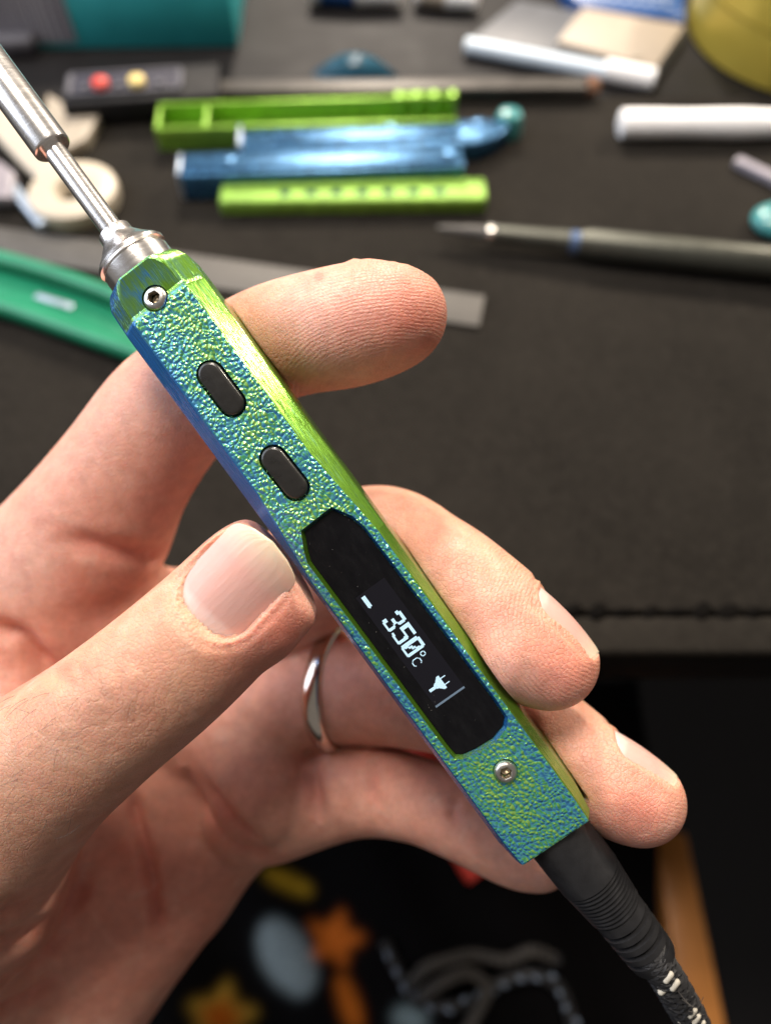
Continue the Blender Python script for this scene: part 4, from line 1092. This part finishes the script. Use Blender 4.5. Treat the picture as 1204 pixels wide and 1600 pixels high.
# green plastic tray frame
base = [(-60, 430), (-60, 480), (30, 505), (215, 570), (330, 610), (340, 560), (200, 470), (60, 425), (-30, 400)]
bq = [D(x, y) for x, y in base]; mw, ln = frame(bq[1], bq[3]); pts = local(mw, bq)
t = tag(empty('plastic_tray', mw), 'green plastic tray frame with raised rims lying in front of the steel ruler', 'tray')
bm = prism_bm(pts, 0, .0014); bevel_all(bm, .0003); from_bm('tray_floor', bm, M['trans_green'], t, smooth=40)
def rim(px, h):
    q = local(mw, [D(x, y) for x, y in px]); sp = [(x, y, h*.5) for x, y in q]
    bm = tube_bm(spline(sp, 24), .0028, 10)
    for v in bm.verts: v.co.z = .0014 + max(0, (v.co.z - h*.5)/.0028*.5 + .5)*h
    return from_bm('rim', bm, M['trans_green'], t, smooth=50)
rim([(-55, 405), (50, 432), (150, 465), (230, 500), (330, 560)], .006); rim([(-55, 478), (30, 500), (120, 532), (215, 566), (320, 604)], .006)
mw2 = local(mw, [D(60, 468), D(102, 480)])
box('clear_strip', (mw2[0][0], mw2[1][0] + .004, mw2[0][1] - .0012, mw2[0][1] + .0012, .00145, .0022), M['silver_stick'], t)

# tubes at the far side
for (x0, y0, x1, y1, r_, cap, lab) in ((480, 22, 625, 30, .006, 'leaf_blue', 'white tube with a dark blue band lying beyond the grey rod'), (640, 24, 740, 36, .005, 'card_cream', 'crumpled white and cream wrapper tube beside the dark blue banded tube')):
    mw, ln = frame(D(x0, y0, base=DESK-.006), D(x1, y1, base=DESK-.006))
    t = tag(empty('tube', mw @ Matrix.Translation((0, .01, r_))), lab, 'tube')
    from_bm('tube_body', lathe_bm([(0, r_*.6), (.001, r_), (ln*.55, r_), (ln*.97, r_*.75), (ln, r_*.3)], 24, 'X'), M['white'], t, smooth=40)
    from_bm('band', lathe_bm([(ln*.12, r_*.98), (ln*.122, r_*1.04), (ln*.5, r_*1.04), (ln*.502, r_*.98)], 24, 'X'), M[cap], t, smooth=40)
mw, ln = frame(D(-60, 100, base=DESK-.006), D(60, 92, base=DESK-.006))
bm = bmesh.new(); bm_box(bm, 0, ln, 0, .02, 0, .008); bevel_all(bm, .002, 3)
tag(from_bm('black_block', bm, M['greypl'], mw=mw, smooth=40), 'dark grey plastic block in front of the teal carton', 'block')

# ------------------------------------------------------------------ the lap: printed cloth, cable coil, red strap, plank
ZL = 0.56
def cz(x, y):
    return ZL + .012*math.sin(x*38 + y*11) + .010*math.sin(y*31 - x*17 + 1) + .004*math.sin(x*120 + y*70) - 0.9*max(0, x - .07)**1.2
def inpoly(x, y, poly):
    c = False; n = len(poly)
    for i in range(n):
        x0, y0 = poly[i]; x1, y1 = poly[i-1]
        if (y0 > y) != (y1 > y) and x < (x1-x0)*(y-y0)/(y1-y0) + x0: c = not c
    return c
def star(cx, cy, r, k=.45, n=5, a0=0.3):
    return [(cx + math.cos(a0 + math.pi*i/n)*(r if i % 2 == 0 else r*k), cy + math.sin(a0 + math.pi*i/n)*(r if i % 2 == 0 else r*k)) for i in range(2*n)]
def ell(cx, cy, a, b, t):
    return [(cx + a*math.cos(q)*math.cos(t) - b*math.sin(q)*math.sin(t), cy + a*math.cos(q)*math.sin(t) + b*math.sin(q)*math.cos(t)) for q in np.linspace(0, 2*math.pi, 28, endpoint=False)]
PR = [(star(522, 1468, 52, .48, 5, 1.2), (1.0, .24, .03)), (ell(448, 1496, 66, 38, 1.05), (.34, .43, .46)), (star(345, 1590, 62, .5, 5, -1.4), (.95, .58, .08)), (star(345, 1592, 40, .5, 5, -1.4), (1.0, .22, .02)),
      (ell(450, 1378, 42, 12, .45), (.75, .45, .03)), (ell(545, 1570, 48, 14, 1.25), (1.0, .26, .03)), (ell(640, 1592, 28, 20, .2), (.3, .4, .42)), (star(240, 1660, 50), (.6, .3, .05)), (star(620, 1690, 50), (.7, .2, .03)), (ell(440, 1690, 60, 30, .3), (.2, .27, .3))]
x0, x1, y0, y1, stp = -.16, .135, -.10, .13, .0011
nx_, ny_ = int((x1-x0)/stp), int((y1-y0)/stp); vs, cols = [], []
for j in range(ny_+1):
    for i in range(nx_+1):
        x, y = x0 + i*stp, y0 + j*stp; z = cz(x, y); vs.append((x, y, z))
        pc = CM.inverted() @ Vector((x, y, z)); u_, v_ = CX + FPX*pc.x/-pc.z, CY - FPX*pc.y/-pc.z
        col = (.006, .0055, .006)
        if 180 < u_ < 700 and 1340 < v_ < 1760:
            for pl, c in PR:
                if inpoly(u_, v_, pl): col = c
        cols.append((*[c*.75 for c in col], 1))
fs = [(j*(nx_+1)+i, j*(nx_+1)+i+1, (j+1)*(nx_+1)+i+1, (j+1)*(nx_+1)+i) for j in range(ny_) for i in range(nx_)]
me = bpy.data.meshes.new('cloth'); me.from_pydata(vs, [], fs); me.polygons.foreach_set('use_smooth', [True]*len(fs))
CA = np.array(cols, np.float32).reshape(ny_+1, nx_+1, 4)
for _ in range(9):
    Pd = np.pad(CA, ((1, 1), (1, 1), (0, 0)), 'edge'); CA = (Pd[1:-1, 1:-1]*2 + Pd[:-2, 1:-1] + Pd[2:, 1:-1] + Pd[1:-1, :-2] + Pd[1:-1, 2:])/6
cols = CA
ca = me.color_attributes.new('print', 'FLOAT_COLOR', 'POINT'); ca.data.foreach_set('color', np.array(cols, np.float32).ravel())
tm = NT('printed_cloth'); an = tm.n('ShaderNodeAttribute', attribute_name='print'); o_ = tm.obj()
mmn = tm.n('ShaderNodeMix', data_type='RGBA', blend_type='MULTIPLY'); mmn.inputs[0].default_value = 1
tm.l(an.outputs['Color'], mmn.inputs[6]); tm.l(tm.ramp(tm.noise(o_, 700, 3), [(.3, .7), (.7, 1.1)]), mmn.inputs[7]); tm.l(mmn.outputs[2], tm.b.inputs['Base Color'])
tm.set(Roughness=.9); tm.b.inputs['Specular IOR Level'].default_value = .05; tm.l(tm.bump(tm.noise(o_, 1500, 2), .0005), tm.b.inputs['Normal'])
tag(link('cloth', me, tm.m), 'black cloth printed with orange stars and a pale oval below the desk edge', 'cloth')

def onlap(px, py, h=.003):
    p = D(px, py, 0, ZL)
    for _ in range(4): p = D(px, py, 0, cz(p.x, p.y) + h)
    return p
t = tag(empty('coiled_cable', Matrix.Translation(onlap(760, 1560))), 'coil of dark braided cable with pale flecks lying on the printed cloth', 'cable')
ti = t.matrix_world.inverted()
loops = [[(600, 1470), (625, 1520), (650, 1560), (700, 1572), (745, 1560), (780, 1535), (830, 1522), (870, 1540), (890, 1585), (905, 1640)],
         [(640, 1540), (665, 1512), (700, 1500), (740, 1492), (790, 1500), (830, 1486), (870, 1500)], [(655, 1560), (690, 1535), (730, 1520), (760, 1545), (740, 1590), (720, 1630)]]
flm = {}
for li, lp in enumerate(loops):
    pts = spline([tuple(ti @ onlap(x, y, .004 + .0025*li)) for x, y in lp], 70)
    from_bm('cable_loop', tube_bm(pts, .0028, 10), M['cable'], t, smooth=60)
    mk = ('fleckblue', 'flecktan', 'flecktan')[li]
    if mk not in flm:
        o = capsule_mesh('fleck', .0036 if mk == 'fleckblue' else .0026, .0011, M[mk]); flm[mk] = o.data; bpy.data.objects.remove(o)
    for i in range(3, 68, 3 if li else 4):
        d_ = Vector(pts[i+1]) - Vector(pts[i-1]); a_ = math.atan2(d_.y, d_.x)
        for s_ in ((-1, 1) if li else (random.choice((-1, 1)),)):
            o = link('fleck', flm[mk], None, t); nrm = Vector((-math.sin(a_), math.cos(a_), 0))
            o.location = Vector(pts[i]) + nrm*(.0012*s_) + Vector((0, 0, .0022)); o.rotation_euler = (0, 0, a_ - math.pi/2 + s_*.35)
sp = spline([tuple(onlap(x, y, .006)) for x, y in ((630, 1120), (660, 1175), (700, 1270), (740, 1345), (752, 1362))], 24)
c0 = Vector(sp[0]); bm = tube_bm([Vector(p) - c0 for p in sp], .0075, 12)
tag(from_bm('red_strap', bm, M['red'], mw=Matrix.Translation(c0), smooth=60), 'red strap seen below the hand beside the printed cloth', 'strap')
zp = .50
q = [D(x, y, 0, zp) for x, y in ((1022, 1300), (1072, 1300), (1142, 1640), (1070, 1640))]
mw, ln = frame(q[0], q[3]); bm = prism_bm(local(mw, q), -.018, 0); bevel_all(bm, .002, 3)
tag(from_bm('wooden_board', bm, M['wood'], mw=mw, smooth=40), 'narrow varnished wooden board in the dark beside the cable plug', 'board')
